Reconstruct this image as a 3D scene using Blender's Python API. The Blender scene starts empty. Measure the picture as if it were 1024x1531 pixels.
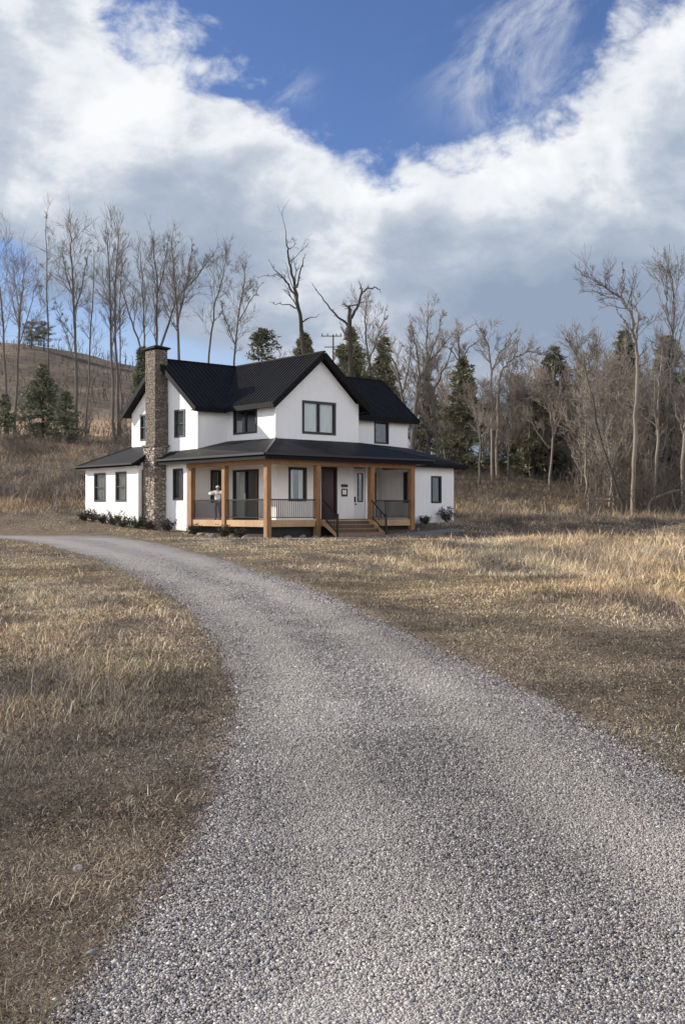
import bpy, math, random
import numpy as np
from mathutils import Vector, Matrix
R = math.radians
scene = bpy.context.scene
COL = scene.collection
CAMZ, FPX, CX, CY = 1.5, 1634.0, 512.0, 765.5

# ------------------------------------------------------------------ helpers
def link(o, parent=None):
    COL.objects.link(o)
    if parent is not None: o.parent = parent
    return o
def tag(o, label=None, cat=None, group=None, kind=None):
    if label: o['label'] = label
    if cat: o['category'] = cat
    if group: o['group'] = group
    if kind: o['kind'] = kind
    return o
def empty(name, loc=(0, 0, 0), rz=0.0):
    o = bpy.data.objects.new(name, None); o.empty_display_size = .2
    o.location = loc; o.rotation_euler = (0, 0, rz)
    return link(o)
class MB:
    def __init__(s): s.v = []; s.f = []
    def add(s, vs, fs):
        n = len(s.v); s.v += [tuple(p) for p in vs]; s.f += [tuple(n + i for i in f) for f in fs]; return s
    def box(s, x0, x1, y0, y1, z0, z1):
        v = [(x0,y0,z0),(x1,y0,z0),(x1,y1,z0),(x0,y1,z0),(x0,y0,z1),(x1,y0,z1),(x1,y1,z1),(x0,y1,z1)]
        return s.add(v, [(0,3,2,1),(4,5,6,7),(0,1,5,4),(1,2,6,5),(2,3,7,6),(3,0,4,7)])
    def beam(s, p, q, w, h):
        p = Vector(p); q = Vector(q); d = (q - p).normalized()
        side = d.cross(Vector((0,0,1)))
        if side.length < 1e-3: side = Vector((1,0,0))
        side.normalize(); up = side.cross(d).normalized()
        v = []
        for c in (p, q):
            for a, b in ((-1,-1),(1,-1),(1,1),(-1,1)): v.append(c + side*w/2*a + up*h/2*b)
        return s.add(v, [(0,3,2,1),(4,5,6,7),(0,1,5,4),(1,2,6,5),(2,3,7,6),(3,0,4,7)])
    def slab(s, poly, th, lip=None):
        n = len(poly); top = [Vector(p) for p in poly]; bot = [p - Vector((0,0,th)) for p in top]
        nz = sum((top[i].x*top[(i+1)%n].y - top[(i+1)%n].x*top[i].y) for i in range(n))
        if nz < 0: top.reverse(); bot.reverse()
        fs = [tuple(range(n)), tuple(range(2*n-1, n-1, -1))]
        for i in range(n): fs.append((i, n+i, n+(i+1)%n, (i+1)%n))
        return s.add(top + bot, fs)
    def build(s, name, mat, parent=None, smooth=False, bevel=0):
        me = bpy.data.meshes.new(name); me.from_pydata(s.v, [], s.f); me.update()
        me.materials.append(mat)
        if smooth: me.polygons.foreach_set('use_smooth', [True]*len(me.polygons))
        o = bpy.data.objects.new(name, me); link(o, parent)
        if bevel:
            b = o.modifiers.new('bevel', 'BEVEL'); b.width = bevel; b.segments = 2; b.limit_method = 'ANGLE'
        return o
def np_mesh(name, verts, faces_flat, loop_tot, mat, parent=None, smooth=False, cols=None, colname='Tint'):
    me = bpy.data.meshes.new(name)
    nv, nf = len(verts), len(loop_tot)
    me.vertices.add(nv); me.vertices.foreach_set('co', np.ascontiguousarray(verts, dtype=np.float32).ravel())
    me.loops.add(len(faces_flat)); me.loops.foreach_set('vertex_index', np.asarray(faces_flat, dtype=np.int32))
    me.polygons.add(nf)
    st = np.concatenate(([0], np.cumsum(loop_tot)[:-1])).astype(np.int32)
    me.polygons.foreach_set('loop_start', st)
    if smooth: me.polygons.foreach_set('use_smooth', np.ones(nf, dtype=bool))
    me.update(calc_edges=True)
    if cols is not None:
        ca = me.color_attributes.new(colname, 'FLOAT_COLOR', 'POINT')
        c4 = np.ones((nv, 4), dtype=np.float32); c4[:, :cols.shape[1]] = cols
        ca.data.foreach_set('color', c4.ravel())
    me.materials.append(mat)
    o = bpy.data.objects.new(name, me); link(o, parent)
    return o
def tubes(paths, sides=4):
    """paths: list of (pts [(x,y,z)..], radii [..]) -> verts, faces(quads)"""
    V = []; F = []; base = 0
    groups = {}
    for p in paths: groups.setdefault(len(p[0]), []).append(p)
    for n, g in groups.items():
        P = np.array([q[0] for q in g], dtype=np.float64); Rr = np.array([q[1] for q in g])
        m = len(g)
        T = np.empty_like(P); T[:, 1:-1] = P[:, 2:] - P[:, :-2]; T[:, 0] = P[:, 1] - P[:, 0]; T[:, -1] = P[:, -1] - P[:, -2]
        T /= np.linalg.norm(T, axis=2, keepdims=True) + 1e-9
        D = P[:, -1] - P[:, 0]; D /= np.linalg.norm(D, axis=1, keepdims=True) + 1e-9
        ref = np.where(np.abs(D[:, 2:3]) > .8, np.array([[1., 0, 0]]), np.array([[0, 0, 1.]]))
        S = np.cross(T, ref[:, None, :]); S /= np.linalg.norm(S, axis=2, keepdims=True) + 1e-9
        B = np.cross(T, S)
        a = np.arange(sides) * 2 * np.pi / sides
        ring = P[:, :, None, :] + Rr[:, :, None, None] * (np.cos(a)[None, None, :, None] * S[:, :, None, :] + np.sin(a)[None, None, :, None] * B[:, :, None, :])
        V.append(ring.reshape(-1, 3))
        idx = (np.arange(m)[:, None, None] * n + np.arange(n - 1)[None, :, None]) * sides
        k = np.arange(sides)[None, None, :]; k2 = (k + 1) % sides
        q = np.stack([idx + k, idx + k2, idx + k2 + sides, idx + k + sides], axis=-1).reshape(-1, 4) + base
        F.append(q); base += m * n * sides
    V = np.concatenate(V); F = np.concatenate(F)
    return V, F
def tube_obj(name, paths, mat, parent=None, sides=4, smooth=True):
    V, F = tubes(paths, sides)
    return np_mesh(name, V, F.ravel(), np.full(len(F), 4), mat, parent, smooth)

# smooth value noise in numpy
_rs = np.random.RandomState(7); _tab = _rs.rand(256, 256)
def vnoise(x, y):
    x = np.asarray(x, float); y = np.asarray(y, float)
    xi = np.floor(x).astype(int); yi = np.floor(y).astype(int); fx = x - xi; fy = y - yi
    fx = fx*fx*(3-2*fx); fy = fy*fy*(3-2*fy)
    g = lambda i, j: _tab[i % 256, j % 256]
    return (g(xi,yi)*(1-fx)+g(xi+1,yi)*fx)*(1-fy) + (g(xi,yi+1)*(1-fx)+g(xi+1,yi+1)*fx)*fy
def fbm(x, y, o=4):
    s = 0; a = .5; t = 0
    for i in range(o):
        s = s + a*vnoise(x*2**i+17*i, y*2**i+9*i); t += a; a *= .5
    return s/t
def ss(a, b, x):
    t = np.clip((np.asarray(x, float)-a)/(b-a), 0, 1); return t*t*(3-2*t)
def splus(x, k=2.5): return np.logaddexp(0, x/k)*k

# ------------------------------------------------------------------ terrain height
def H0(x, y):
    x = np.asarray(x, float); y = np.asarray(y, float)
    z = .36*ss(24, 45, y) + .5*ss(49, 58, y)
    ry = 60.5 - .10*np.clip(x, -30, 30)*0 + 1.5*np.sin(x*.09+1)
    sl = .225 - .055*ss(-12, 15, x)
    z = z + sl*(splus(y-ry) - splus(y-92))
    hx = np.clip(x, -400, 400)
    crest = 31.*np.exp(-(np.minimum(np.abs(hx+78)*np.where(hx > -78, .78, 1.), 400)/62)**2) + 5*np.exp(-((hx+190)/70)**2)
    z = z + crest*ss(95, 265, y)*(1-.3*ss(300, 700, y))
    z = z + (fbm(x*.02+5, y*.02, 3)-.5)*6*ss(100, 300, y)
    z = z + (fbm(x*.12+3, y*.12+8, 3)-.5)*1.0*ss(62, 80, y)
    return z
def ray_ground(px, py):
    tx = (px-CX)/FPX; tz = (CY-py)/FPX
    y = 1.2
    while y < 600:
        if CAMZ + tz*y <= float(H0(tx*y, y)): break
        y *= 1.004
    return tx*y, y
def at(px, py, Y): return ((px-CX)/FPX*Y, Y, CAMZ+(CY-py)/FPX*Y)

LE = [(70,1560),(95,1531),(180,1430),(240,1340),(290,1255),(322,1190),(345,1120),(347,1060),(336,1000),(314,950),(280,912),(240,882),(195,856),(130,831),(60,813),(0,804.5)]
RE = [(1100,1215),(1024,1175),(960,1130),(900,1088),(850,1062),(770,1022),(700,988),(620,952),(550,918),(480,885),(420,863),(340,838),(260,817),(180,801.5),(100,796),(0,790.5)]
gl = [ray_ground(*p) for p in LE]; gr = [ray_ground(*p) for p in RE]
gl = [(-.9, -8.), (-.88, 2.)] + gl + [(-60., gl[-1][1]+3.)]
gr = [(2.6, -8.), (2.45, 3.)] + gr + [(-60., gr[-1][1]+3.)]
gl = np.array(gl); gr = np.array(gr)
for g in (gl, gr):
    for i in range(1, len(g)): g[i, 1] = max(g[i, 1], g[i-1, 1]+.02)
def road_lr(y): return np.interp(y, gl[:,1], gl[:,0]), np.interp(y, gr[:,1], gr[:,0])
def road_sd(x, y):
    """signed: >0 inside road, metres (rough)"""
    l, r = road_lr(y)
    w = np.where(y > 40, .25, np.where(y > 25, .5, .9))
    return np.minimum(x-l, r-x)*w
P0 = np.array((-3.29, 48.)); UA = np.array((.755, .656)); VB = np.array((-.656, .755))
def to_house(x, y):
    dx = x-P0[0]; dy = y-P0[1]; return dx*UA[0]+dy*UA[1], dx*VB[0]+dy*VB[1]
def house_pt(a, b): return P0[0]+UA[0]*a+VB[0]*b, P0[1]+UA[1]*a+VB[1]*b
def in_house(x, y, m=0.0):
    a, b = to_house(x, y)
    return (((a > -.1-m) & (a < 14+m) & (b > -.1-m) & (b < 12+m) & ~((a > 9.2+m) & (b < 2-m))) |
            ((a > -1-m) & (a < 1) & (b > 9.4-m) & (b < 14.9+m)))
def H(x, y):
    x = np.asarray(x, float); y = np.asarray(y, float)
    sd = road_sd(x, y)
    bump = (fbm(x*.9, y*.9, 4)-.5)*.10*ss(.0, -.8, sd)*ss(70, 40, y)
    bump = bump + (fbm(x*.25+40, y*.25, 2)-.5)*.22*ss(-.5, -4, sd)*ss(70, 40, y)
    a, b = to_house(x, y)
    flat = 1-ss(0, 2, np.maximum(np.maximum(-2.5-a, a-15), np.maximum(-3-b, b-14)))
    return H0(x, y) + bump*(1-flat) - .05*ss(-.02, .25, sd)

# ------------------------------------------------------------------ material helpers
def new_mat(name):
    m = bpy.data.materials.new(name); m.use_nodes = True
    nt = m.node_tree; b = nt.nodes['Principled BSDF']
    return m, nt, b
class NB:
    def __init__(s, nt): s.nt = nt
    def n(s, t, **kw):
        nd = s.nt.nodes.new(t)
        for k, v in kw.items():
            if k in ('ins',):
                for kk, vv in v.items():
                    if isinstance(vv, bpy.types.NodeSocket): s.nt.links.new(vv, nd.inputs[kk])
                    else: nd.inputs[kk].default_value = vv
            else: setattr(nd, k, v)
        return nd
    def math(s, op, a, b=None, c=None, clamp=False):
        nd = s.nt.nodes.new('ShaderNodeMath'); nd.operation = op; nd.use_clamp = clamp
        for i, x in enumerate((a, b, c)):
            if x is None: continue
            if isinstance(x, bpy.types.NodeSocket): s.nt.links.new(x, nd.inputs[i])
            else: nd.inputs[i].default_value = x
        return nd.outputs[0]
    def mix(s, fac, a, b, blend='MIX'):
        nd = s.nt.nodes.new('ShaderNodeMix'); nd.data_type = 'RGBA'; nd.blend_type = blend
        for i, x in ((0, fac), (6, a), (7, b)):
            if isinstance(x, bpy.types.NodeSocket): s.nt.links.new(x, nd.inputs[i])
            else: nd.inputs[i].default_value = x if i == 0 else ((*x, 1) if len(x) == 3 else x)
        return nd.outputs[2]
    def noise(s, scale, detail=4, rough=.55, vec=None, dist=0, dim='3D'):
        nd = s.nt.nodes.new('ShaderNodeTexNoise'); nd.noise_dimensions = dim
        nd.inputs['Scale'].default_value = scale; nd.inputs['Detail'].default_value = detail
        nd.inputs['Roughness'].default_value = rough; nd.inputs['Distortion'].default_value = dist
        if vec is not None: s.nt.links.new(vec, nd.inputs['Vector'])
        return nd.outputs['Fac']
    def ramp(s, fac, stops, interp='LINEAR'):
        nd = s.nt.nodes.new('ShaderNodeValToRGB'); nd.color_ramp.interpolation = interp
        el = nd.color_ramp.elements
        while len(el) < len(stops): el.new(.5)
        for e, (p, c) in zip(el, stops):
            e.position = p; e.color = (*c, 1) if len(c) == 3 else c
        s.nt.links.new(fac, nd.inputs[0]); return nd.outputs[0]
    def mr(s, v, a, b, c=0., d=1., smooth=False):
        nd = s.nt.nodes.new('ShaderNodeMapRange'); nd.clamp = True
        if smooth: nd.interpolation_type = 'SMOOTHSTEP'
        s.nt.links.new(v, nd.inputs[0])
        for i, x in enumerate((a, b, c, d)): nd.inputs[i+1].default_value = x
        return nd.outputs[0]
    def bump(s, h, strength=.5, dist=.02):
        nd = s.nt.nodes.new('ShaderNodeBump'); nd.inputs['Strength'].default_value = strength; nd.inputs['Distance'].default_value = dist
        s.nt.links.new(h, nd.inputs['Height']); return nd.outputs[0]
def obj_vec(nb): return nb.n('ShaderNodeTexCoord').outputs['Object']
def simple(name, col, rough=.7, var=.15, scale=6., metal=0., spec=.5, bump=0., stretch=None):
    m, nt, b = new_mat(name); nb = NB(nt); v = obj_vec(nb)
    if stretch:
        mp = nb.n('ShaderNodeMapping'); mp.inputs['Scale'].default_value = stretch; nt.links.new(v, mp.inputs[0]); v = mp.outputs[0]
    f = nb.noise(scale, 6, .6, v)
    c = nb.ramp(f, [(.25, tuple(x*(1-var) for x in col)), (.75, tuple(min(1, x*(1+var)) for x in col))])
    nt.links.new(c, b.inputs['Base Color']); b.inputs['Roughness'].default_value = rough
    b.inputs['Metallic'].default_value = metal; b.inputs['Specular IOR Level'].default_value = spec
    if bump: nt.links.new(nb.bump(f, bump, .02), b.inputs['Normal'])
    return m
M = {}
M['white'] = simple('white_siding', (.86, .86, .86), .6, .04, 1.2)
nt_ = M['white'].node_tree; nb_w = NB(nt_); b_w = nt_.nodes['Principled BSDF']; v_w = obj_vec(nb_w)
c_w = b_w.inputs['Base Color'].links[0].from_socket; z_w = nb_w.n('ShaderNodeSeparateXYZ', ins={'Vector': v_w}).outputs[2]
g_w = nb_w.math('MULTIPLY', nb_w.mr(z_w, 1.0, .25, 0, .5), nb_w.mr(nb_w.noise(3.5, 6, .65, v_w), .35, .65))
mp_w = nb_w.n('ShaderNodeMapping'); mp_w.inputs['Scale'].default_value = (6, 6, .35); nt_.links.new(v_w, mp_w.inputs[0])
st_w = nb_w.mr(nb_w.noise(1.5, 4, .6, mp_w.outputs[0]), .55, .75, 0, .10)
nt_.links.new(nb_w.mix(nb_w.math('ADD', g_w, st_w, clamp=True), c_w, (.33, .29, .24)), b_w.inputs['Base Color'])
M['trim'] = simple('white_trim', (.82, .82, .81), .5, .03)
M['ceil'] = simple('porch_ceiling_paint', (.74, .71, .67), .6, .05)
M['black'] = simple('black_metal', (.012, .012, .014), .4, .3)
M['fascia'] = simple('black_fascia', (.008, .0085, .010), .7, .3, 3, spec=.15)
M['frame'] = simple('black_frame', (.014, .014, .016), .4, .2)
M['blind'] = simple('grey_blind', (.27, .28, .27), .8, .12, 5)
M['gframe'] = simple('bronze_frame', (.05, .05, .052), .45, .2)
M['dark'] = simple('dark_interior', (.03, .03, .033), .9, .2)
M['inside'] = simple('room_interior', (.10, .095, .09), .9, .2)
M['curtain'] = simple('curtain_cloth', (.74, .73, .69), .9, .15, 3, stretch=(14, 14, .5))
M['door'] = simple('maroon_door_paint', (.035, .012, .012), .35, .2, 3)
M['wdoor'] = simple('white_door_paint', (.72, .72, .72), .45, .03)
M['brick'] = simple('brown_cladding', (.17, .11, .085), .85, .25, 9, bump=.3)
M['gutter'] = simple('gutter_metal', (.014, .015, .018), .45, .15, 4)
# wood
def wood(name, c1, c2):
    m, nt, b = new_mat(name); nb = NB(nt); v = obj_vec(nb)
    mp = nb.n('ShaderNodeMapping'); mp.inputs['Scale'].default_value = (9, 9, .8); nt.links.new(v, mp.inputs[0])
    f = nb.noise(2.2, 8, .65, mp.outputs[0], .6)
    k = nb.noise(1.1, 3, .5, v)
    c = nb.ramp(f, [(.3, c1), (.7, c2)])
    c = nb.mix(nb.mr(k, .4, .7, 0, .35), c, tuple(x*.6 for x in c1))
    nt.links.new(c, b.inputs['Base Color']); b.inputs['Roughness'].default_value = .65
    nt.links.new(nb.bump(f, .3, .01), b.inputs['Normal']); return m
M['wood'] = wood('cedar_wood', (.17, .080, .034), (.40, .215, .090))
M['riser'] = wood('riser_wood', (.07, .045, .03), (.13, .085, .055))
M['deckwood'] = wood('deck_wood', (.36, .21, .11), (.58, .39, .22))
M['stepwood'] = wood('step_wood', (.20, .11, .065), (.33, .20, .12))
M['oldwood'] = wood('weathered_wood', (.10, .085, .07), (.22, .19, .16))
# ribbed metal roof & shingle
def roofmat(name, c, rough, sc):
    m, nt, b = new_mat(name); nb = NB(nt); v = obj_vec(nb)
    f = nb.noise(1.5, 5, .6, v); g = nb.noise(sc, 3, .6, v)
    cc = nb.mix(f, tuple(x*.75 for x in c), tuple(x*1.5 for x in c))
    cc = nb.mix(nb.mr(g, .5, .75, 0, .4), cc, tuple(x*2.2 for x in c))
    nt.links.new(cc, b.inputs['Base Color']); nt.links.new(nb.mr(f, .3, .7, rough-.06, rough+.1), b.inputs['Roughness'])
    nt.links.new(nb.bump(g, .25, .01), b.inputs['Normal']); b.inputs['Specular IOR Level'].default_value = .22; return m
M['roof'] = roofmat('black_tile_roof', (.018, .0175, .0175), .5, 14)
M['roof_low'] = roofmat('charcoal_shingle', (.014, .0138, .0142), .62, 30)
# stone
def stonemat(name, scale, cols, zs=1.6):
    m, nt, b = new_mat(name); nb = NB(nt); v = obj_vec(nb)
    mp = nb.n('ShaderNodeMapping'); mp.inputs['Scale'].default_value = (1, 1, zs); nt.links.new(v, mp.inputs[0])
    vo = nb.n('ShaderNodeTexVoronoi', ins={'Vector': mp.outputs[0], 'Scale': scale, 'Randomness': .9})
    ed = nb.n('ShaderNodeTexVoronoi', feature='DISTANCE_TO_EDGE', ins={'Vector': mp.outputs[0], 'Scale': scale, 'Randomness': .9})
    sep = nb.n('ShaderNodeSeparateColor', ins={'Color': vo.outputs['Color']})
    c = nb.ramp(sep.outputs[0], [(i/(len(cols)-1), k) for i, k in enumerate(cols)])
    f = nb.noise(22, 5, .6, v)
    c = nb.mix(nb.mr(f, .35, .7, 0, .5), c, (.07, .055, .045))
    e = nb.mr(ed.outputs['Distance'], .0, .07)
    c = nb.mix(e, (.085, .075, .065), c)
    nt.links.new(c, b.inputs['Base Color']); b.inputs['Roughness'].default_value = .85
    h = nb.math('ADD', nb.mr(ed.outputs['Distance'], 0, .16), nb.math('MULTIPLY', f, .3))
    nt.links.new(nb.bump(h, 1., .05), b.inputs['Normal']); return m
M['stone'] = stonemat('field_stone', 4.6, [(.20,.15,.12),(.50,.42,.34),(.27,.22,.18),(.60,.52,.43),(.34,.27,.22)])
M['stone_up'] = stonemat('flue_stone', 6.5, [(.18,.14,.12),(.36,.30,.25),(.23,.185,.15),(.46,.39,.32)], 2.2)
M['rock'] = simple('grey_rock', (.22, .21, .20), .9, .35, 12, bump=.5)
# glass
def glassmat():
    m, nt, b = new_mat('window_glass'); nb = NB(nt); nt.nodes.remove(b)
    out = nt.nodes['Material Output']
    tr = nb.n('ShaderNodeBsdfTransparent', ins={'Color': (.88, .91, .91, 1)})
    gl_ = nb.n('ShaderNodeBsdfGlossy', ins={'Color': (.9, .92, .95, 1), 'Roughness': .03})
    fr = nb.n('ShaderNodeLayerWeight', ins={'Blend': .5})
    v = obj_vec(nb); f = nb.noise(1.2, 2, .5, v)
    nt.links.new(nb.bump(f, .012, .1), gl_.inputs['Normal'])
    fac = nb.math('MULTIPLY_ADD', nb.math('POWER', fr.outputs['Facing'], 3.), .55, .07, clamp=True)
    mx = nb.n('ShaderNodeMixShader'); nt.links.new(fac, mx.inputs[0]); nt.links.new(tr.outputs[0], mx.inputs[1]); nt.links.new(gl_.outputs[0], mx.inputs[2])
    nt.links.new(mx.outputs[0], out.inputs['Surface']); return m
M['glass'] = glassmat()
# bark
def barkmat(name, c1, c2):
    m, nt, b = new_mat(name); nb = NB(nt); v = obj_vec(nb)
    mp = nb.n('ShaderNodeMapping'); mp.inputs['Scale'].default_value = (3, 3, .7); nt.links.new(v, mp.inputs[0])
    f = nb.noise(2.5, 6, .6, mp.outputs[0]); g = nb.noise(.35, 2, .5, v)
    c = nb.mix(f, c1, c2); c = nb.mix(nb.mr(g, .4, .65, 0, .45), c, tuple(x*.5 for x in c1))
    nt.links.new(c, b.inputs['Base Color']); b.inputs['Roughness'].default_value = .9; b.inputs['Specular IOR Level'].default_value = .2
    return m
M['bark_grey'] = barkmat('grey_bark', (.10, .088, .078), (.21, .19, .165))
M['bark_pale'] = barkmat('pale_bark', (.17, .145, .12), (.36, .31, .25))
M['bark_dark'] = barkmat('dark_bark', (.045, .038, .032), (.12, .10, .085))
M['twig_grey'] = barkmat('grey_twigs', (.17, .155, .145), (.29, .265, .245))
M['scrub'] = barkmat('scrub_twigs', (.075, .065, .06), (.16, .14, .125))
M['twig_tan'] = barkmat('tan_twigs', (.22, .185, .16), (.38, .33, .28))
def leafmat(name, c1, c2, c3, sc=.8):
    m, nt, b = new_mat(name); nb = NB(nt); v = obj_vec(nb)
    f = nb.noise(sc, 4, .6, v); g = nb.noise(9, 2, .5, v)
    c = nb.ramp(f, [(.3, c1), (.5, c2), (.72, c3)])
    c = nb.mix(nb.mr(g, .4, .7, 0, .5), c, c1)
    nt.links.new(c, b.inputs['Base Color']); b.inputs['Roughness'].default_value = .75; b.inputs['Specular IOR Level'].default_value = .2
    return m
M['needles'] = leafmat('conifer_needles', (.085, .095, .065), (.18, .19, .125), (.29, .285, .19))
M['needles_tan'] = leafmat('tan_conifer_needles', (.13, .135, .08), (.26, .25, .15), (.38, .35, .24))
M['shrub'] = leafmat('low_shrub_leaves', (.03, .028, .02), (.065, .06, .042), (.12, .10, .075), 3)
# grass with per-blade tint
def grassmat():
    m, nt, b = new_mat('dry_grass_blades'); nb = NB(nt)
    a = nb.n('ShaderNodeAttribute', attribute_name='Tint')
    nt.links.new(a.outputs['Color'], b.inputs['Base Color']); b.inputs['Roughness'].default_value = .8; b.inputs['Specular IOR Level'].default_value = .15
    return m
M['grass'] = grassmat()
M['pebble'] = grassmat(); M['pebble'].name = 'gravel_stones'

# ground: dry soil, thatch
def groundmat():
    m, nt, b = new_mat('dry_ground'); nb = NB(nt); v = obj_vec(nb)
    f1 = nb.noise(.35, 5, .6, v); f2 = nb.noise(4, 8, .7, v); f3 = nb.noise(38, 5, .7, v); f4 = nb.noise(.06, 3, .6, v)
    c = nb.ramp(f2, [(.3, (.085, .066, .048)), (.5, (.17, .135, .098)), (.7, (.29, .235, .165))])
    c = nb.mix(nb.mr(f1, .5, .68, 0, .5), c, (.10, .098, .045))
    c = nb.mix(nb.mr(f3, .42, .62, 0, .45), c, (.055, .042, .032))
    # far: scrub slope and grass hill
    sp = nb.n('ShaderNodeSeparateXYZ', ins={'Vector': v})
    far = nb.mr(sp.outputs[1], 86, 104)
    h = nb.ramp(nb.noise(.05, 6, .65, v), [(.36, (.11, .09, .07)), (.5, (.20, .155, .11)), (.62, (.30, .225, .15))])
    h = nb.mix(nb.mr(nb.noise(.5, 6, .75, v), .40, .54, .6, 0), h, (.07, .06, .05))
    md = nb.math('MULTIPLY', nb.mr(nb.math('ABSOLUTE', nb.math('SUBTRACT', sp.outputs[1], 130.)), 22, 34, 1, 0), nb.mr(nb.noise(.045, 3, .5, v), .36, .46, 0, 1))
    h = nb.mix(md, h, (.44, .31, .19))
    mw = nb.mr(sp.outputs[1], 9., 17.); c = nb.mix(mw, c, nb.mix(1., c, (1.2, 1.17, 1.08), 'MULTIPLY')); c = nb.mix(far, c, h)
    nt.links.new(c, b.inputs['Base Color']); b.inputs['Roughness'].default_value = .95; b.inputs['Specular IOR Level'].default_value = .15
    hh = nb.math('ADD', nb.math('MULTIPLY', f2, .5), nb.math('MULTIPLY', f3, .3))
    nt.links.new(nb.bump(hh, .9, .08), b.inputs['Normal']); return m
M['ground'] = groundmat()
def gravelmat():
    m, nt, b = new_mat('gravel'); nb = NB(nt); v = obj_vec(nb)
    uv = nb.n('ShaderNodeAttribute', attribute_name='Across'); sp = nb.n('ShaderNodeSeparateColor', ins={'Color': uv.outputs['Color']})
    u = sp.outputs[0]
    vo = nb.n('ShaderNodeTexVoronoi', ins={'Vector': v, 'Scale': 55., 'Randomness': 1.}); vs = nb.n('ShaderNodeSeparateColor', ins={'Color': vo.outputs['Color']})
    vo2 = nb.n('ShaderNodeTexVoronoi', ins={'Vector': v, 'Scale': 21., 'Randomness': 1.}); vs2 = nb.n('ShaderNodeSeparateColor', ins={'Color': vo2.outputs['Color']})
    wob = nb.noise(.5, 4, .6, v); med = nb.noise(3., 6, .65, v)
    c = nb.ramp(vs.outputs[0], [(0, (.15, .142, .138)), (.5, (.29, .275, .26)), (1, (.48, .455, .43))])
    c2 = nb.ramp(vs2.outputs[1], [(0, (.15, .145, .15)), (.6, (.31, .30, .29)), (1, (.56, .54, .52))])
    c = nb.mix(.45, c, c2)
    uu = nb.math('ADD', u, nb.math('MULTIPLY', nb.math('SUBTRACT', wob, .5), .25))
    def trk(c0, w):
        d = nb.math('ABSOLUTE', nb.math('SUBTRACT', uu, c0)); return nb.mr(d, w, w*.25, 0, 1, True)
    tracks = nb.math('MAXIMUM', trk(.26, .18), trk(.72, .18))
    c = nb.mix(nb.math('MULTIPLY', tracks, .55), c, (.45, .42, .38))
    edge = nb.math('MINIMUM', uu, nb.math('SUBTRACT', 1., uu)); edge = nb.mr(edge, .10, .0, 0, .6)
    c = nb.mix(edge, c, (.17, .135, .10))
    c = nb.mix(nb.mr(med, .5, .7, 0, .4), c, (.17, .165, .17))
    nt.links.new(c, b.inputs['Base Color']); b.inputs['Roughness'].default_value = .9; b.inputs['Specular IOR Level'].default_value = .2
    hgt = nb.math('ADD', nb.math('SUBTRACT', 1., vo.outputs['Distance']), nb.math('MULTIPLY', nb.math('SUBTRACT', 1., vo2.outputs['Distance']), 1.2))
    nt.links.new(nb.bump(hgt, 1., .018), b.inputs['Normal']); return m
M['gravel'] = gravelmat()

# ------------------------------------------------------------------ ground sheet, driveway
def axis_pts(fine, lim, step0, grow):
    out = [0.]; s = step0
    while out[-1] < lim:
        if out[-1] > fine: s *= grow
        out.append(out[-1]+s)
    return np.array(out)
xs = axis_pts(9, 2500, .22, 1.05); xs = np.concatenate((-xs[:0:-1], xs))
ys = axis_pts(26, 2600, .22, 1.025); yb = axis_pts(2, 300, .3, 1.25); ys = np.concatenate((-yb[:0:-1], ys))
X, Y = np.meshgrid(xs, ys)
Z = H(X, Y)
def grid_faces(ny, nx):
    i = (np.arange(ny-1)[:, None]*nx + np.arange(nx-1)[None, :])
    return np.stack([i, i+1, i+1+nx, i+nx], -1).reshape(-1, 4)
F = grid_faces(len(ys), len(xs))
g = np_mesh('ground', np.stack([X, Y, Z], -1).reshape(-1, 3), F.ravel(), np.full(len(F), 4), M['ground'], smooth=True)
tag(g, 'dry grassy ground rising to a brown hill behind the house', kind='structure')
# driveway follows the same height function
ry = np.concatenate((np.arange(-8, 3, .5), np.geomspace(3, gl[-1, 1], 260)))
nu = 41
U_, Yr = np.meshgrid(np.linspace(0, 1, nu), ry)
L_, R_ = road_lr(Yr)
wb = .16*np.clip(Yr/9, .6, 2)
L_ = L_ + (fbm(Yr*1.7, Yr*0+3, 4)-.5)*2*wb; R_ = R_ + (fbm(Yr*1.7+50, Yr*0+8, 4)-.5)*2*wb
Xr = L_ + (R_-L_)*U_
crown = .015*(1-(2*U_-1)**4) + (fbm(Xr*1.3, Yr*1.3, 3)-.5)*.025
Zr = H0(Xr, Yr) + crown - .012
F = grid_faces(len(ry), nu)
road = np_mesh('driveway', np.stack([Xr, Yr, Zr], -1).reshape(-1, 3), F.ravel(), np.full(len(F), 4), M['gravel'], smooth=True,
               cols=np.stack([U_.ravel(), U_.ravel()*0, U_.ravel()*0], -1), colname='Across')
tag(road, 'pale gravel driveway curving from the foreground to the house', kind='structure')
# gravel apron in front of the porch steps
pa = np.linspace(-1.0, 10.5, 60); pb = np.linspace(0, 1, 12)
A_, T_ = np.meshgrid(pa, pb)
b0 = -1.1+0*A_; b1 = -2.9+(fbm(A_*.9, A_*0, 3)-.5)*1.2 + .9*ss(8, 10.5, A_) + 1.0*ss(.5, -1, A_)
Bp = b0+(b1-b0)*T_
hx, hy = house_pt(A_, Bp); hz = H(hx, hy)+.012
F = grid_faces(12, 60)
ap = np_mesh('gravel_path', np.stack([hx, hy, hz], -1).reshape(-1, 3), F.ravel(), np.full(len(F), 4), M['gravel'], smooth=True,
             cols=np.stack([.5+0*T_.ravel(), 0*T_.ravel(), 0*T_.ravel()], -1), colname='Across')
tag(ap, 'thin gravel strip along the foot of the porch steps', kind='structure')

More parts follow.
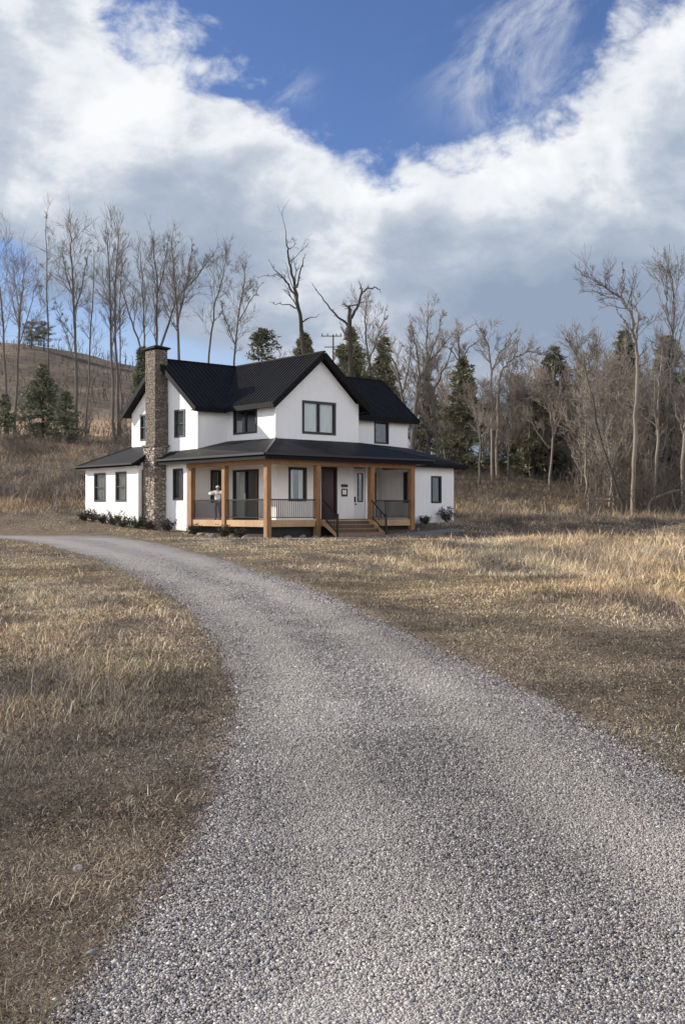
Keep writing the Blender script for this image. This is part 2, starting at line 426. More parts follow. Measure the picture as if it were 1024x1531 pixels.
# gravel stones
def ico():
    t = (1+5**.5)/2
    v = np.array([(-1,t,0),(1,t,0),(-1,-t,0),(1,-t,0),(0,-1,t),(0,1,t),(0,-1,-t),(0,1,-t),(t,0,-1),(t,0,1),(-t,0,-1),(-t,0,1)], float)
    v /= np.linalg.norm(v[0])
    f = np.array([(0,11,5),(0,5,1),(0,1,7),(0,7,10),(0,10,11),(1,5,9),(5,11,4),(11,10,2),(10,7,6),(7,1,8),(3,9,4),(3,4,2),(3,2,6),(3,6,8),(3,8,9),(4,9,5),(2,4,11),(6,2,10),(8,6,7),(9,8,1)])
    return v, f
IV, IF = ico()
def stones(name, xs_, ys_, zs_, size, cols, mat, rs, flat=.65, sink=.12):
    n = len(xs_)
    sc = size[:, None]*np.stack([rs.uniform(.75, 1.3, n), rs.uniform(.7, 1.1, n), rs.uniform(.40, .75, n)*flat/.65], -1)
    nvv = len(IV); V = IV[None]*rs.uniform(.78, 1.2, (n, nvv, 1))*sc[:, None, :]
    th = rs.uniform(0, 6.283, n); tl = rs.normal(0, .5, n)
    y2 = V[:,:,1]*np.cos(tl)[:,None]-V[:,:,2]*np.sin(tl)[:,None]; z2 = V[:,:,1]*np.sin(tl)[:,None]+V[:,:,2]*np.cos(tl)[:,None]
    x3 = V[:,:,0]*np.cos(th)[:,None]-y2*np.sin(th)[:,None]; y3 = V[:,:,0]*np.sin(th)[:,None]+y2*np.cos(th)[:,None]
    V = np.stack([x3+xs_[:,None], y3+ys_[:,None], z2+zs_[:,None]+(size*sink)[:,None]], -1)
    F = IF[None]+(np.arange(n)*nvv)[:,None,None]
    return np_mesh(name, V.reshape(-1,3), F.ravel(), np.full(n*len(IF), 3), mat, cols=np.repeat(cols, nvv, axis=0))
rs = np.random.RandomState(11)
def pick_cols(n, pal, rs, jit=.12):
    pal = np.array(pal); c = pal[rs.randint(0, len(pal), n)]; return np.clip(c*rs.uniform(1-jit, 1+jit, (n, 1)), 0, 1)
GP = [(.16,.15,.145),(.28,.265,.255),(.38,.36,.34),(.47,.445,.42),(.55,.53,.505),(.34,.30,.265),(.21,.20,.20),(.42,.395,.37),(.12,.115,.12),(.66,.64,.61),(.30,.29,.30)]
def gravel_pts(n, y0, y1, pw):
    yy = (rs.rand(n)*(y1**pw-y0**pw)+y0**pw)**(1/pw)
    t = rs.uniform(-.50, .50, n); xx = yy*t
    return xx, yy
# on-road: density per m2 ~ Y^-1.2
OV = np.array([(1,0,0),(-1,0,0),(0,1,0),(0,-1,0),(0,0,1),(0,0,-1)], float); OF = np.array([(0,2,4),(2,1,4),(1,3,4),(3,0,4),(2,0,5),(1,2,5),(3,1,5),(0,3,5)])
def gravel(n, y0, y1, pw, s0, fade, seed, shape, name, label):
    global IV, IF
    rs = np.random.RandomState(seed)
    xx, yy = gravel_pts(n, y0, y1, pw)
    sd = road_sd(xx, yy)
    l, r_ = road_lr(yy); u = np.clip((xx-l)/(r_-l), 0, 1)
    keep = sd > rs.normal(0, .10, n)-.02
    spill = (sd > -1.3) & (~keep) & (rs.rand(n) < .38*np.exp(sd/.20))
    keep &= rs.rand(n) < (1-ss(fade[0], fade[1], yy)*fade[2])
    k = keep | spill
    xx, yy, sd, u = xx[k], yy[k], sd[k], u[k]; n = len(xx)
    size = rs.lognormal(-.1, .30, n)*s0*np.clip(yy/5, .9, 6)**.6
    cols = pick_cols(n, GP, rs)
    uw = u+(fbm(xx*.5, yy*.5, 3)-.5)*.25
    trk = np.maximum(ss(.17, .03, abs(uw-.26)), ss(.17, .03, abs(uw-.72)))[:, None]
    cols = cols*(1-.50*trk)+np.array([[.49,.455,.41]])*.50*trk
    cols *= (.76+.42*ss(.15, .85, fbm(xx*.55+9, yy*.32, 4)))[:, None]
    cols *= 1-.10*(1-trk)*np.array([[.8, .9, .9]])
    a_, b_ = IV, IF
    if shape == 'o': IV, IF = OV, OF
    st = stones(name, xx, yy, H0(xx, yy)-.004 + .012*ss(0, .3, sd), size, cols, M['pebble'], rs)
    IV, IF = a_, b_
    return tag(st, label, 'gravel', kind='stuff')
gravel(420000, 2.2, 7.8, .6, .0052, (4.8, 7.8, 1.), 11, 'i', 'gravel_stones', 'loose grey gravel stones covering the nearest stretch of the driveway')
gravel(420000, 4.9, 34, .42, .0055, (13, 34, .92), 12, 'o', 'gravel_stones', 'fine grey gravel scattered over the driveway as it curves away')

# ------------------------------------------------------------------ grass
def blades(name, cx, cy, ln, wd, lean, cols, rs, label, cat='grass'):
    n = len(cx)
    th = rs.uniform(0, 6.283, n); sth = rs.uniform(0, 6.283, n)
    z0 = H(cx, cy)-.01
    dx, dy = np.cos(th), np.sin(th)
    sx, sy = np.cos(sth)*wd/2, np.sin(sth)*wd/2
    el1 = np.clip(1.45-lean*.6, .1, 1.5); el2 = np.clip(1.35-lean*1.7, -.5, 1.5)
    l1 = ln*.5; l2 = ln*.5
    mx = cx+dx*np.cos(el1)*l1; my = cy+dy*np.cos(el1)*l1; mz = z0+np.sin(el1)*l1
    tx = mx+dx*np.cos(el2)*l2; ty = my+dy*np.cos(el2)*l2; tz = np.maximum(mz+np.sin(el2)*l2, z0+.008)
    V = np.stack([np.stack([cx-sx, cy-sy, z0], -1), np.stack([cx+sx, cy+sy, z0], -1),
                  np.stack([mx+sx*.8, my+sy*.8, mz], -1), np.stack([mx-sx*.8, my-sy*.8, mz], -1), np.stack([tx, ty, tz], -1)], 1)
    b = np.arange(n)*5
    Fq = np.stack([b, b+1, b+2, b+3], -1); Ft = np.stack([b+3, b+2, b+4], -1)
    flat = np.concatenate([Fq, Ft], 1).ravel()
    tot = np.tile([4, 3], n)
    o = np_mesh(name, V.reshape(-1, 3), flat, tot, M['grass'], cols=np.repeat(cols, 5, axis=0))
    return tag(o, label, cat, kind='stuff')
def tall_at(x, y):
    t = .045+0*x
    t = t+.04*np.exp(-((x+2.6)/1.9)**2-((y-9.2)/2.6)**2)
    t = t+.05*ss(-.5, -3, x)*ss(24, 10, y)*ss(4.5, 6.5, y)
    t = t+.17*ss(2.2, 7.5, x-(y-18)*.08)*ss(12, 20, y)*ss(47, 40, y)*(.5+1.1*fbm(x*.3, y*.22+5, 2))
    t = t+.10*ss(.5, 4, x)*ss(22, 32, y)*ss(45, 40, y)
    t = t+.32*ss(56, 60, y)*ss(3, 8, x)*(1-.6*ss(65, 70, y))
    t = t+.34*ss(59, 64, y)*ss(-6, -14, x)
    return t*(.45+1.1*fbm(x*.55+3, y*.55, 3))
PAL = np.array([(.36,.29,.20),(.26,.20,.14),(.46,.39,.29),(.18,.14,.105),(.11,.085,.07),(.30,.26,.17),(.54,.48,.39),(.24,.17,.13)])
def tuft_field(ntuft, y0, y1, pw, per, seed, name, label, wscale=1.):
    rs = np.random.RandomState(seed)
    yy = (rs.rand(ntuft)*(y1**pw-y0**pw)+y0**pw)**(1/pw)
    xx = yy*rs.uniform(-.52, .52, ntuft)
    sd = road_sd(xx, yy)
    dens = np.clip(.05+1.9*fbm(xx*1.3, yy*.9, 3), .28, 1)
    k = (sd < rs.normal(-.05, .10, ntuft)*np.clip(yy/8, .8, 3)) & (rs.rand(ntuft) < dens*ss(.1, -.45, sd)+.15) & ~in_house(xx, yy, .25)
    a, b = to_house(xx, yy); k &= ~((a > -.8) & (a < 10) & (b > -2.7) & (b < 0) & (rs.rand(ntuft) < .93))
    xx, yy = xx[k], yy[k]; n = len(xx)
    ht = tall_at(xx, yy)*rs.lognormal(-.12, .42, n)*(.55+.9*fbm(xx*2.1, yy*1.6, 2))+.02*np.clip(yy/20, 0, 1.5)
    spread = .035+.22*ht+.004*yy
    nn = n*per
    TX = np.repeat(xx, per); TY = np.repeat(yy, per); TH = np.repeat(ht, per); SP = np.repeat(spread, per)
    cx = TX+rs.normal(0, 1, nn)*SP; cy = TY+rs.normal(0, 1, nn)*SP
    kk = (road_sd(cx, cy) < rs.normal(.0, .05, nn)) & ~in_house(cx, cy, .1)
    cx, cy, TH = cx[kk], cy[kk], TH[kk]; TXk, TYk = TX[kk], TY[kk]
    m = len(cx)
    ln = (TH*rs.uniform(.4, 1.5, m)+.015)*(.72+.28*ss(8, 20, cy))
    wd = .0023*np.clip(cy/4.0, .9, 30)**.80*wscale*rs.uniform(.7, 1.4, m)
    lean = np.clip(rs.gamma(2.4, .38, m)+.6*ss(.13, .05, TH), 0, 1.6)
    # colour
    ci = PAL[rs.randint(0, len(PAL), m)]
    gold = (ss(.12, .35, TH))[:, None]
    ci = ci*(1-gold*.6)+np.array([[.47,.37,.24]])*gold*.6
    gn = ss(.47, .68, fbm(TXk*.8+20, TYk*.45+4, 3))*ss(50, 20, cy)*.42*(1-gold[:, 0])
    near_edge = ss(-1.6, -.3, road_sd(cx, cy))*.30*(fbm(TXk*.8, TYk*.8, 2) > .45)*(cx > 0)
    gmask = (rs.rand(m) < gn+near_edge)[:, None]
    ci = np.where(gmask, np.array([[.125,.128,.06]])*rs.uniform(.7, 1.4, (m, 1)), ci)
    br = fbm(TXk*1.05+70, TYk*.62+4, 3)
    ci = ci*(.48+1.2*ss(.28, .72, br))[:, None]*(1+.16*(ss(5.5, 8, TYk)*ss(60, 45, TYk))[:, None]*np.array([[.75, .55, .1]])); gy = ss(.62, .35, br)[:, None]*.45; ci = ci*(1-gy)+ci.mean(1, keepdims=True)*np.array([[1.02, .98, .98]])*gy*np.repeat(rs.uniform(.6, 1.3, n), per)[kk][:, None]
    ci = ci*(1+.22*ss(9, 17, TYk)*ss(60, 46, TYk)*np.array([1.05,1.,.9])[:, None] - .20*ss(9.5, 6, TYk) - .18*ss(60, 68, TYk) - .22*ss(64, 70, TYk)*(TXk > 0)).T  # far right-hand bank: its shade is painted into the blade colours
    warm = fbm(TXk*.2+30, TYk*.15, 2)[:, None]
    ci = ci*(1+np.array([[.12, .0, -.12]])*(warm-.4)*2)
    return blades(name, cx, cy, ln, wd, lean, np.clip(ci, 0, 1)*rs.uniform(.75, 1.25, (m, 1)), rs, label)
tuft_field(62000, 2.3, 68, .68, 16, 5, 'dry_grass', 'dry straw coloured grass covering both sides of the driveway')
# thatch: flat dead blades close to the viewer
def thatch(n, seed):
    rs = np.random.RandomState(seed); pw = .55
    yy = (rs.rand(n)*(20**pw-2.2**pw)+2.2**pw)**(1/pw); xx = yy*rs.uniform(-.5, .5, n)
    sd = road_sd(xx, yy); k = sd < rs.normal(-.06, .12, n); xx, yy = xx[k], yy[k]; m = len(xx)
    ci = PAL[rs.randint(0, len(PAL), m)]*(.25+1.1*ss(.25, .75, fbm(xx*1.3, yy*1.1, 3)))[:, None]
    blades('fallen_grass', xx, yy, rs.uniform(.025, .09, m), .0022*np.clip(yy/4, .9, 9)**.8*rs.uniform(.7, 1.6, m), rs.uniform(1.1, 1.6, m), ci, rs,
           'flattened dead grass and leaf litter beside the gravel')
thatch(360000, 8)
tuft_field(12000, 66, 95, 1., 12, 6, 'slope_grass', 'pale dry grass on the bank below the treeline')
def litter(n, seed):
    rs = np.random.RandomState(seed); pw = .5
    yy = (rs.rand(n)*(14**pw-2.2**pw)+2.2**pw)**(1/pw); xx = yy*rs.uniform(-.5, .5, n)
    sd = road_sd(xx, yy); k = (sd < rs.normal(-.02, .10, n)) & (rs.rand(n) < .25+ss(.35, .6, fbm(xx*1.7, yy*1.7, 3))); xx, yy = xx[k], yy[k]; m = len(xx)
    cols = pick_cols(m, [(.10,.07,.05),(.18,.13,.095),(.30,.23,.17),(.07,.055,.045),(.22,.16,.12),(.36,.31,.25),(.14,.12,.085)], rs, .25)
    global IV, IF
    a_, b_ = IV, IF; IV, IF = OV, OF
    o = stones('leaf_litter', xx, yy, H(xx, yy), rs.lognormal(0, .35, m)*.0056*np.clip(yy/5, .9, 4)**.6, cols, M['pebble'], rs, flat=.5)
    IV, IF = a_, b_; tag(o, 'brown leaf litter and clods matted under the dead grass', 'leaf litter', kind='stuff')
litter(170000, 9)

# ------------------------------------------------------------------ HOUSE
Z0 = .36
house = empty('farmhouse', (P0[0], P0[1], Z0), math.atan2(.656, .755))
tag(house, 'white two-storey farmhouse with black roofs and a cedar wraparound porch', 'house')
def hz_(z): return z-Z0
def wall(name, axis, c, u0, u1, z0, z1, holes=(), gable=None, inward=1, mat='white', th=.18, batten=.41, parent=house):
    """axis 'a': plane a=c, u runs along b; axis 'b': plane b=c, u runs along a. inward: sign of the inside direction"""
    mb = MB()
    def B(uu0, uu1, zz0, zz1, w0, w1):
        w0, w1 = c+inward*w0, c+inward*w1; lo, hi = min(w0, w1), max(w0, w1)
        if axis == 'a': mb.box(lo, hi, uu0, uu1, hz_(zz0), hz_(zz1))
        else: mb.box(uu0, uu1, lo, hi, hz_(zz0), hz_(zz1))
    us = sorted({u0, u1, *[h[0] for h in holes], *[h[1] for h in holes]})
    for i in range(len(us)-1):
        a, b = us[i], us[i+1]; m = (a+b)/2
        hs = sorted([h for h in holes if h[0] < m < h[1]], key=lambda h: h[2])
        zz = z0
        for h in hs: B(a, b, zz, h[2], 0, th); zz = h[3]
        B(a, b, zz, z1, 0, th)
    apex_u = zt = None
    if gable:
        apex_u, zt = gable
        pts = [(u0, z1), (u1, z1), (apex_u, zt)]
        v = []
        for w in (c, c+inward*th):
            for (uu, zz) in pts: v.append((w, uu, hz_(zz)) if axis == 'a' else (uu, w, hz_(zz)))
        mb.add(v, [(0,1,2),(5,4,3),(0,3,4,1),(1,4,5,2),(2,5,3,0)])
    if batten:
        k = u0+batten/2
        while k < u1-.03:
            top = z1
            if gable:
                f = (k-u0)/(apex_u-u0) if k < apex_u else (u1-k)/(u1-apex_u); top = z1+(zt-z1)*f-.02
            zz = z0
            for h in sorted([h for h in holes if h[0]-.03 < k < h[1]+.03], key=lambda h: h[2]):
                if h[2] > zz: B(k-.012, k+.012, zz, h[2]-.06, -.007, .0)
                zz = h[3]+.06
            if top > zz: B(k-.012, k+.012, zz, top, -.007, .0)
            k += batten
    return mb.build(name, M[mat], parent)
def window(axis, c, u0, u1, z0, z1, panes=2, inward=1, fr='frame', curtain=0., label=None, fw=.06, blind=False, bk=.3):
    def BX(mb, uu0, uu1, zz0, zz1, w0, w1):
        w0, w1 = c+inward*w0, c+inward*w1; lo, hi = min(w0, w1), max(w0, w1)
        if axis == 'a': mb.box(lo, hi, uu0, uu1, hz_(zz0), hz_(zz1))
        else: mb.box(uu0, uu1, lo, hi, hz_(zz0), hz_(zz1))
    f = MB()
    BX(f, u0-.03, u0+fw, z0-.03, z1+.03, -.035, .12); BX(f, u1-fw, u1+.03, z0-.03, z1+.03, -.035, .12)
    BX(f, u0+fw, u1-fw, z0-.03, z0+fw, -.035, .12); BX(f, u0+fw, u1-fw, z1-fw, z1+.03, -.035, .12)
    win = f.build('window', M[fr], house)
    if label: win['label'] = label
    mu = MB()
    if panes == 2:
        m = (u0+u1)/2; BX(mu, m-.04, m+.04, z0+fw, z1-fw, -.02, .10); mu.build('mullion', M[fr], win)
    if panes == 3:
        m = (z0+z1)/2; BX(mu, u0+fw, u1-fw, m-.025, m+.025, -.01, .10); mu.build('mullion', M[fr], win)
    g = MB(); BX(g, u0+fw-.01, u1-fw+.01, z0+fw-.01, z1-fw+.01, .045, .053); g.build('pane', M['glass'], win)
    d = MB(); BX(d, u0-min(bk, .3), u1+.3, z0-.3, z1+.3, .7, .75); d.build('room_back', M['inside'] if curtain else M['dark'], win)
    if curtain:
        cu = MB()
        segs = [(u0+fw, u0+fw+(u1-u0)*curtain), (u1-fw-(u1-u0)*curtain, u1-fw)] if not blind else [(u0+fw, u1-fw)]
        zb = z0+.02 if not blind else z0+(z1-z0)*(1-curtain)
        for (s0, s1) in segs:
            n = max(4, int((s1-s0)/.05)); vs = []; fs = []
            for i in range(n+1):
                uu = s0+(s1-s0)*i/n; w = .13+.02*math.sin(i*1.9)
                for zz in (zb, z1-.02):
                    vs.append((c+inward*w, uu, hz_(zz)) if axis == 'a' else (uu, c+inward*w, hz_(zz)))
            fs = [(2*i, 2*i+2, 2*i+3, 2*i+1) for i in range(n)]
            cu.add(vs, fs)
        cu.build('curtain', M['blind' if blind else 'curtain'], win)
    return win
T = .18
# upper storey
wall('wall', 'a', .2, 5.8, 12., 4.2, 6.62, [(6.93, 7.82, 5.2, 6.5), (10.3, 11.1, 5.2, 6.5)], (8.9, 8.95))
wall('wall', 'b', 5.8, .2+T, 2., 4.2, 6.75)
wall('wall', 'a', 2., 2., 5.8, 4.2, 6.85, [(3.49, 5.35, 5.29, 6.41)])
wall('wall', 'b', 2., 2.+T, 7.15-T, 4.2, 6.85, [(3.59, 5.62, 5.25, 6.78)], (4.6, 8.9))
wall('wall', 'a', 7.15, 2., 4.7, 4.2, 6.85, (), None, -1)
wall('wall', 'b', 4.7, 7.15, 13.2-T, 4.2, 6.75, [(10.72, 11.71, 5.2, 6.3)])
wall('wall', 'a', 13.2, 4.7, 9.7, 4.2, 6.7, (), (7.2, 8.7), -1)
wall('wall', 'b', 9.7, 7.4, 13.2-T, .4, 6.75, (), None, -1)
wall('wall', 'b', 12., .2+T, 7.4, .4, 6.75, (), None, -1)
# lower storey
wall('wall', 'a', 0., 6.3, 12., .3, 4.2, [(6.81, 7.62, 2.11, 3.59)])
wall('wall', 'b', 6.3, T, 2., 1.0, 4.2, [(1.3, 1.86, 1.98, 3.53)])
wall('wall', 'a', 2., 2., 6.3, 1.0, 4.1, [(3.33, 5.41, 1.13, 3.54)])
wall('wall', 'b', 2., 2.+T, 7.75, 1.0, 4.1, [(2.77, 3.80, 2.04, 3.58), (4.77, 5.71, 1.13, 3.65), (6.85, 7.62, 1.13, 3.72)])
wall('wall', 'a', 7.75, 2.+T, 4.7, 1.0, 4.2, (), None, -1)
wall('wall', 'b', 4.7, 7.75, 10.9, 1.0, 4.2, [(10.2, 10.87-.08, 2.0, 3.58)])
wall('wall', 'a', 10.9, 2., 4.7, .4, 4.1, [(2.2, 2.62, 2.0, 3.55)])
wall('wall', 'b', 2., 10.9+T, 14.-T, .4, 3.95, [(12.29, 13.0, 2.0, 3.37)])
wall('wall', 'a', 14., 2., 9.7, .4, 3.95, (), None, -1)
# left single-storey wing
wall('wall', 'a', -.9, 9.45, 14.8, .4, 3.80, [(10.66, 11.68, 2.06, 3.53), (12.80, 13.95, 2.07, 3.52)])
o = wall('cladding', 'b', 9.45, -.9+T, 0., .4, 3.62, (), None, 1, 'brick', batten=0); o['label'] = 'brown clad end wall beside the chimney'
mb = MB(); v = []
for w in (9.45, 9.45+T):
    for (uu, zz) in ((-.9+T, 3.62), (.2, 3.62), (.2, 4.62), (-.9+T, 3.95)): v.append((uu, w, hz_(zz)))
mb.add(v, [(0,1,2,3),(7,6,5,4),(0,4,5,1),(1,5,6,2),(2,6,7,3),(3,7,4,0)]); mb.build('wall', M['white'], house)
wall('wall', 'b', 14.8, -.9+T, 3., .4, 3.8, (), None, -1)
# white corner boards
for (a, b, z0, z1) in ((2., 2., 4.85, 6.85), (.2, 5.8, 4.4, 6.7), (0., 6.3, .5, 3.95), (-.9, 9.45, .5, 3.75), (-.9, 14.8, .5, 3.75)):
    MB().box(a-.02, a+.0, b-.02, b+.12, hz_(z0), hz_(z1)).box(a-.0, a+.12, b-.02, b, hz_(z0), hz_(z1)).build('corner_board', M['trim'], house)
# windows
window('b', 2., 3.59, 5.62, 5.25, 6.78, 2, 1, 'frame', .40, 'wide two-pane gable window with pale curtains', fw=.09)
window('b', 4.7, 10.72, 11.71, 5.2, 6.3, 1, 1, 'frame', 0)
window('a', 2., 3.49, 5.35, 5.29, 6.41, 2, 1, 'frame', 0)
window('a', .2, 6.93, 7.82, 5.2, 6.5, 3, 1, 'gframe', 1., blind=True)
window('a', .2, 10.3, 11.1, 5.2, 6.5, 3, 1, 'gframe', 1., blind=True)
window('a', -.9, 10.66, 11.68, 2.06, 3.53, 3, 1, 'gframe', 1., blind=True)
window('a', -.9, 12.80, 13.95, 2.07, 3.52, 3, 1, 'gframe', 1., blind=True)
window('a', 0., 6.81, 7.62, 2.11, 3.59, 1, 1, 'frame', 0)
window('b', 6.3, 1.3, 1.86, 1.98, 3.53, 1, 1, 'frame', 0)
window('b', 2., 2.77, 3.80, 2.04, 3.58, 1, 1, 'frame', .25, fw=.09)
window('b', 4.7, 10.2, 10.79, 2.0, 3.58, 1, 1, 'frame', 0)
window('a', 10.9, 2.2, 2.62, 2.0, 3.55, 1, 1, 'frame', 0, bk=0.)
window('b', 2., 12.29, 13.0, 2.0, 3.37, 1, 1, 'frame', 0)
# sliding glass door
sd_ = MB()
for (u0, u1) in ((3.33, 3.42), (4.33, 4.41), (5.32, 5.41)): sd_.box(1.965, 2.12, u0, u1, hz_(1.13), hz_(3.54))
sd_.box(1.965, 2.12, 3.42, 5.32, hz_(3.44), hz_(3.54)); sd_.box(1.965, 2.12, 3.42, 5.32, hz_(1.13), hz_(1.22))
sdo = sd_.build('sliding_door', M['frame'], house)
MB().box(2.045, 2.053, 3.40, 5.34, hz_(1.2), hz_(3.46)).build('pane', M['glass'], sdo)
MB().box(2.9, 2.95, 3.1, 5.7, hz_(1.13), hz_(3.9)).build('room_back', M['dark'], sdo)
MB().box(1.93, 1.96, 4.35, 4.38, hz_(2.0), hz_(2.4)).build('handle', M['trim'], sdo)
cu = MB(); n = 12
cu.add([(2.3+.03*math.sin(i*1.9), 4.7+i*.05, hz_(zz)) for i in range(n+1) for zz in (1.15, 3.5)], [(2*i, 2*i+2, 2*i+3, 2*i+1) for i in range(n)])
cu.build('curtain', M['curtain'], sdo)
# maroon door
d = MB().box(4.77+.06, 5.71-.06, 2.07, 2.12, hz_(1.15), hz_(3.59)); dr = d.build('door', M['door'], house); dr['label'] = 'dark maroon entrance door'
f = MB().box(4.74, 4.83, 1.97, 2.14, hz_(1.13), hz_(3.68)).box(5.65, 5.74, 1.97, 2.14, hz_(1.13), hz_(3.68)).box(4.83, 5.65, 1.97, 2.14, hz_(3.59), hz_(3.68)); f.build('frame', M['door'], dr)
for zz in (1.35, 2.15, 2.95): MB().box(4.95, 5.53, 2.05, 2.07, hz_(zz), hz_(zz+.5)).build('door_panel', M['door'], dr)
MB().box(4.88, 4.92, 2.0, 2.07, hz_(2.05), hz_(2.2)).build('handle', M['black'], dr)
# white door with narrow glass lite
wd = MB()
wd.box(6.87, 7.15, 2.06, 2.11, hz_(1.15), hz_(3.66)); wd.box(7.46, 7.60, 2.06, 2.11, hz_(1.15), hz_(3.66))
wd.box(7.15, 7.46, 2.06, 2.11, hz_(1.15), hz_(2.02)); wd.box(7.15, 7.46, 2.06, 2.11, hz_(3.41), hz_(3.66))
wdo = wd.build('door', M['wdoor'], house); wdo['label'] = 'white door with narrow dark glass and black handle'
MB().box(7.13, 7.48, 2.075, 2.085, hz_(2.0), hz_(3.43)).build('pane', M['glass'], wdo)
MB().box(6.9, 7.6, 2.35, 2.37, hz_(1.2), hz_(3.6)).build('room_back', M['dark'], wdo)
h_ = MB().box(7.115, 7.16, 2.035, 2.06, hz_(2.0), hz_(3.43)).box(7.45, 7.495, 2.035, 2.06, hz_(2.0), hz_(3.43)).box(7.16, 7.45, 2.035, 2.06, hz_(2.0), hz_(2.04)).box(7.16, 7.45, 2.035, 2.06, hz_(3.39), hz_(3.43))
h_.build('lite_frame', M['frame'], wdo)
MB().box(6.90, 6.95, 1.98, 2.06, hz_(1.98), hz_(2.26)).box(6.91, 7.02, 1.98, 2.01, hz_(1.86), hz_(1.92)).build('handle', M['black'], wdo)
# thresholds
MB().box(4.7, 7.7, 1.9, 2.0, hz_(1.131), hz_(1.16)).build('threshold', M['black'], house)
# plaque: dark bar over a small framed panel
pl = MB().box(6.0, 6.4, 1.955, 1.985, hz_(2.72), hz_(2.86)); plo = pl.build('wall_plaque', M['black'], house)
q = MB().box(6.02, 6.39, 1.955, 1.985, hz_(2.26), hz_(2.36)).box(6.02, 6.39, 1.955, 1.985, hz_(2.58), hz_(2.64)).box(6.02, 6.07, 1.955, 1.985, hz_(2.36), hz_(2.58)).box(6.33, 6.39, 1.955, 1.985, hz_(2.36), hz_(2.58))
q.build('plaque_frame', M['black'], plo)
MB().box(6.07, 6.33, 1.97, 1.985, hz_(2.36), hz_(2.58)).build('plaque_panel', M['trim'], plo)

# roofs
def ribs(mb, p_eave0, p_eave1, p_ridge0, p_ridge1, step, inside, w=.055, h=.055):
    """ribs run down slope between the eave line and the ridge line, clipped by `inside(p)`"""
    e0, e1, r0, r1 = [Vector(p) for p in (p_eave0, p_eave1, p_ridge0, p_ridge1)]
    L = (e1-e0).length; n = int(L/step)
    for i in range(n+1):
        t = (i+.5)/(n+1); a = e0.lerp(e1, t); b = r0.lerp(r1, t)
        run = []; K = 24
        for k in range(K+1):
            p = a.lerp(b, k/K)
            if inside(p): run.append(p)
        if len(run) > 1: mb.beam(run[0]+Vector((0,0,h/2)), run[-1]+Vector((0,0,h/2)), w, h)
def courses(mb, p_eave0, p_eave1, p_ridge0, p_ridge1, step, inside, w=.05, h=.03):
    e0, e1, r0, r1 = [Vector(p) for p in (p_eave0, p_eave1, p_ridge0, p_ridge1)]
    L = (r0-e0).length; n = int(L/step)
    for i in range(1, n+1):
        t = i/(n+1); a = e0.lerp(r0, t); b = e1.lerp(r1, t)
        run = [a.lerp(b, k/40) for k in range(41) if inside(a.lerp(b, k/40))]
        if len(run) > 1: mb.beam(run[0]+Vector((0,0,.008)), run[-1]+Vector((0,0,.008)), w, h)
def z(v): return hz_(v)
TH = .10
kL = (9.15-6.52)/3.5
zl = lambda b: 9.15-kL*abs(8.9-b)
kC = (9.15-6.58)/3.0
zc = lambda a: 9.15-kC*abs(a-4.6)
kR = (8.95-6.55)/2.9
zr = lambda b: 8.95-kR*abs(7.2-b)
roofu = MB()
bl = 8.9-(9.15-zc(1.6))/kL
roofu.slab([(-.2, 8.9, z(9.15)), (-.2, 5.4, z(zl(5.4))), (1.6, 5.4, z(zl(5.4))), (1.6, bl, z(zc(1.6))), (4.6, 8.9, z(9.15))], TH)
roofu.slab([(-.2, 8.9, z(9.15)), (-.2, 12.4, z(zl(12.4))), (7.8, 12.4, z(zl(12.4))), (7.8, 8.9, z(9.15))], TH)
roofu.slab([(4.6, 8.9, z(9.145)), (7.8, 8.9, z(9.145)), (7.8, 7.2, z(zl(7.2)-.005)), (4.6, 7.2, z(zl(7.2)-.005))], TH)
roofu.slab([(4.6, 8.9, z(9.15)), (1.6, bl, z(zc(1.6))), (1.6, 1.6, z(zc(1.6))), (4.6, 1.6, z(9.15))], TH)
aR = 4.6+(9.15-8.95)/kC
bR = 7.2-(8.95-zc(7.6))/kR
roofu.slab([(4.6, 1.6, z(9.15)), (7.6, 1.6, z(zc(7.6))), (7.6, bR, z(zc(7.6))), (aR, 7.2, z(8.95)), (aR, 8.9, z(8.95)), (4.6, 8.9, z(9.15))], TH)
roofu.slab([(7.6, bR, z(zc(7.6))), (7.6, 4.3, z(zr(4.3))), (13.6, 4.3, z(zr(4.3))), (13.6, 7.2, z(8.95)), (aR, 7.2, z(8.95))], TH)
roofu.slab([(aR, 7.2, z(8.95)), (13.6, 7.2, z(8.95)), (13.6, 10.1, z(zr(10.1))), (aR, 10.1, z(zr(10.1)))], TH)
ro = roofu.build('roof', M['roof'], house); ro['label'] = 'black ribbed gable roof over the upper storey'
rb = MB()
ribs(rb, (-.2, 5.4, z(zl(5.4))), (4.6, 5.4, z(zl(5.4))), (-.2, 8.9, z(9.15)), (4.6, 8.9, z(9.15)), .27, lambda p: p.z+.001 >= z(zc(p.x)) if p.x > 1.6 else True)
ribs(rb, (1.6, 1.6, z(zc(1.6))), (1.6, 8.9, z(zc(1.6))), (4.6, 1.6, z(9.15)), (4.6, 8.9, z(9.15)), .27, lambda p: p.z+.001 >= z(zl(p.y)))
ribs(rb, (7.6, 1.6, z(zc(7.6))), (7.6, 7.2, z(zc(7.6))), (4.6, 1.6, z(9.15)), (4.6, 7.2, z(9.15)), .27, lambda p: p.z+.001 >= z(zr(p.y)) if p.y > 4.3 else True)
ribs(rb, (4.8, 4.3, z(zr(4.3))), (13.6, 4.3, z(zr(4.3))), (4.8, 7.2, z(8.95)), (13.6, 7.2, z(8.95)), .27, lambda p: p.z+.001 >= z(zc(p.x)) if p.x < 7.6 else True)
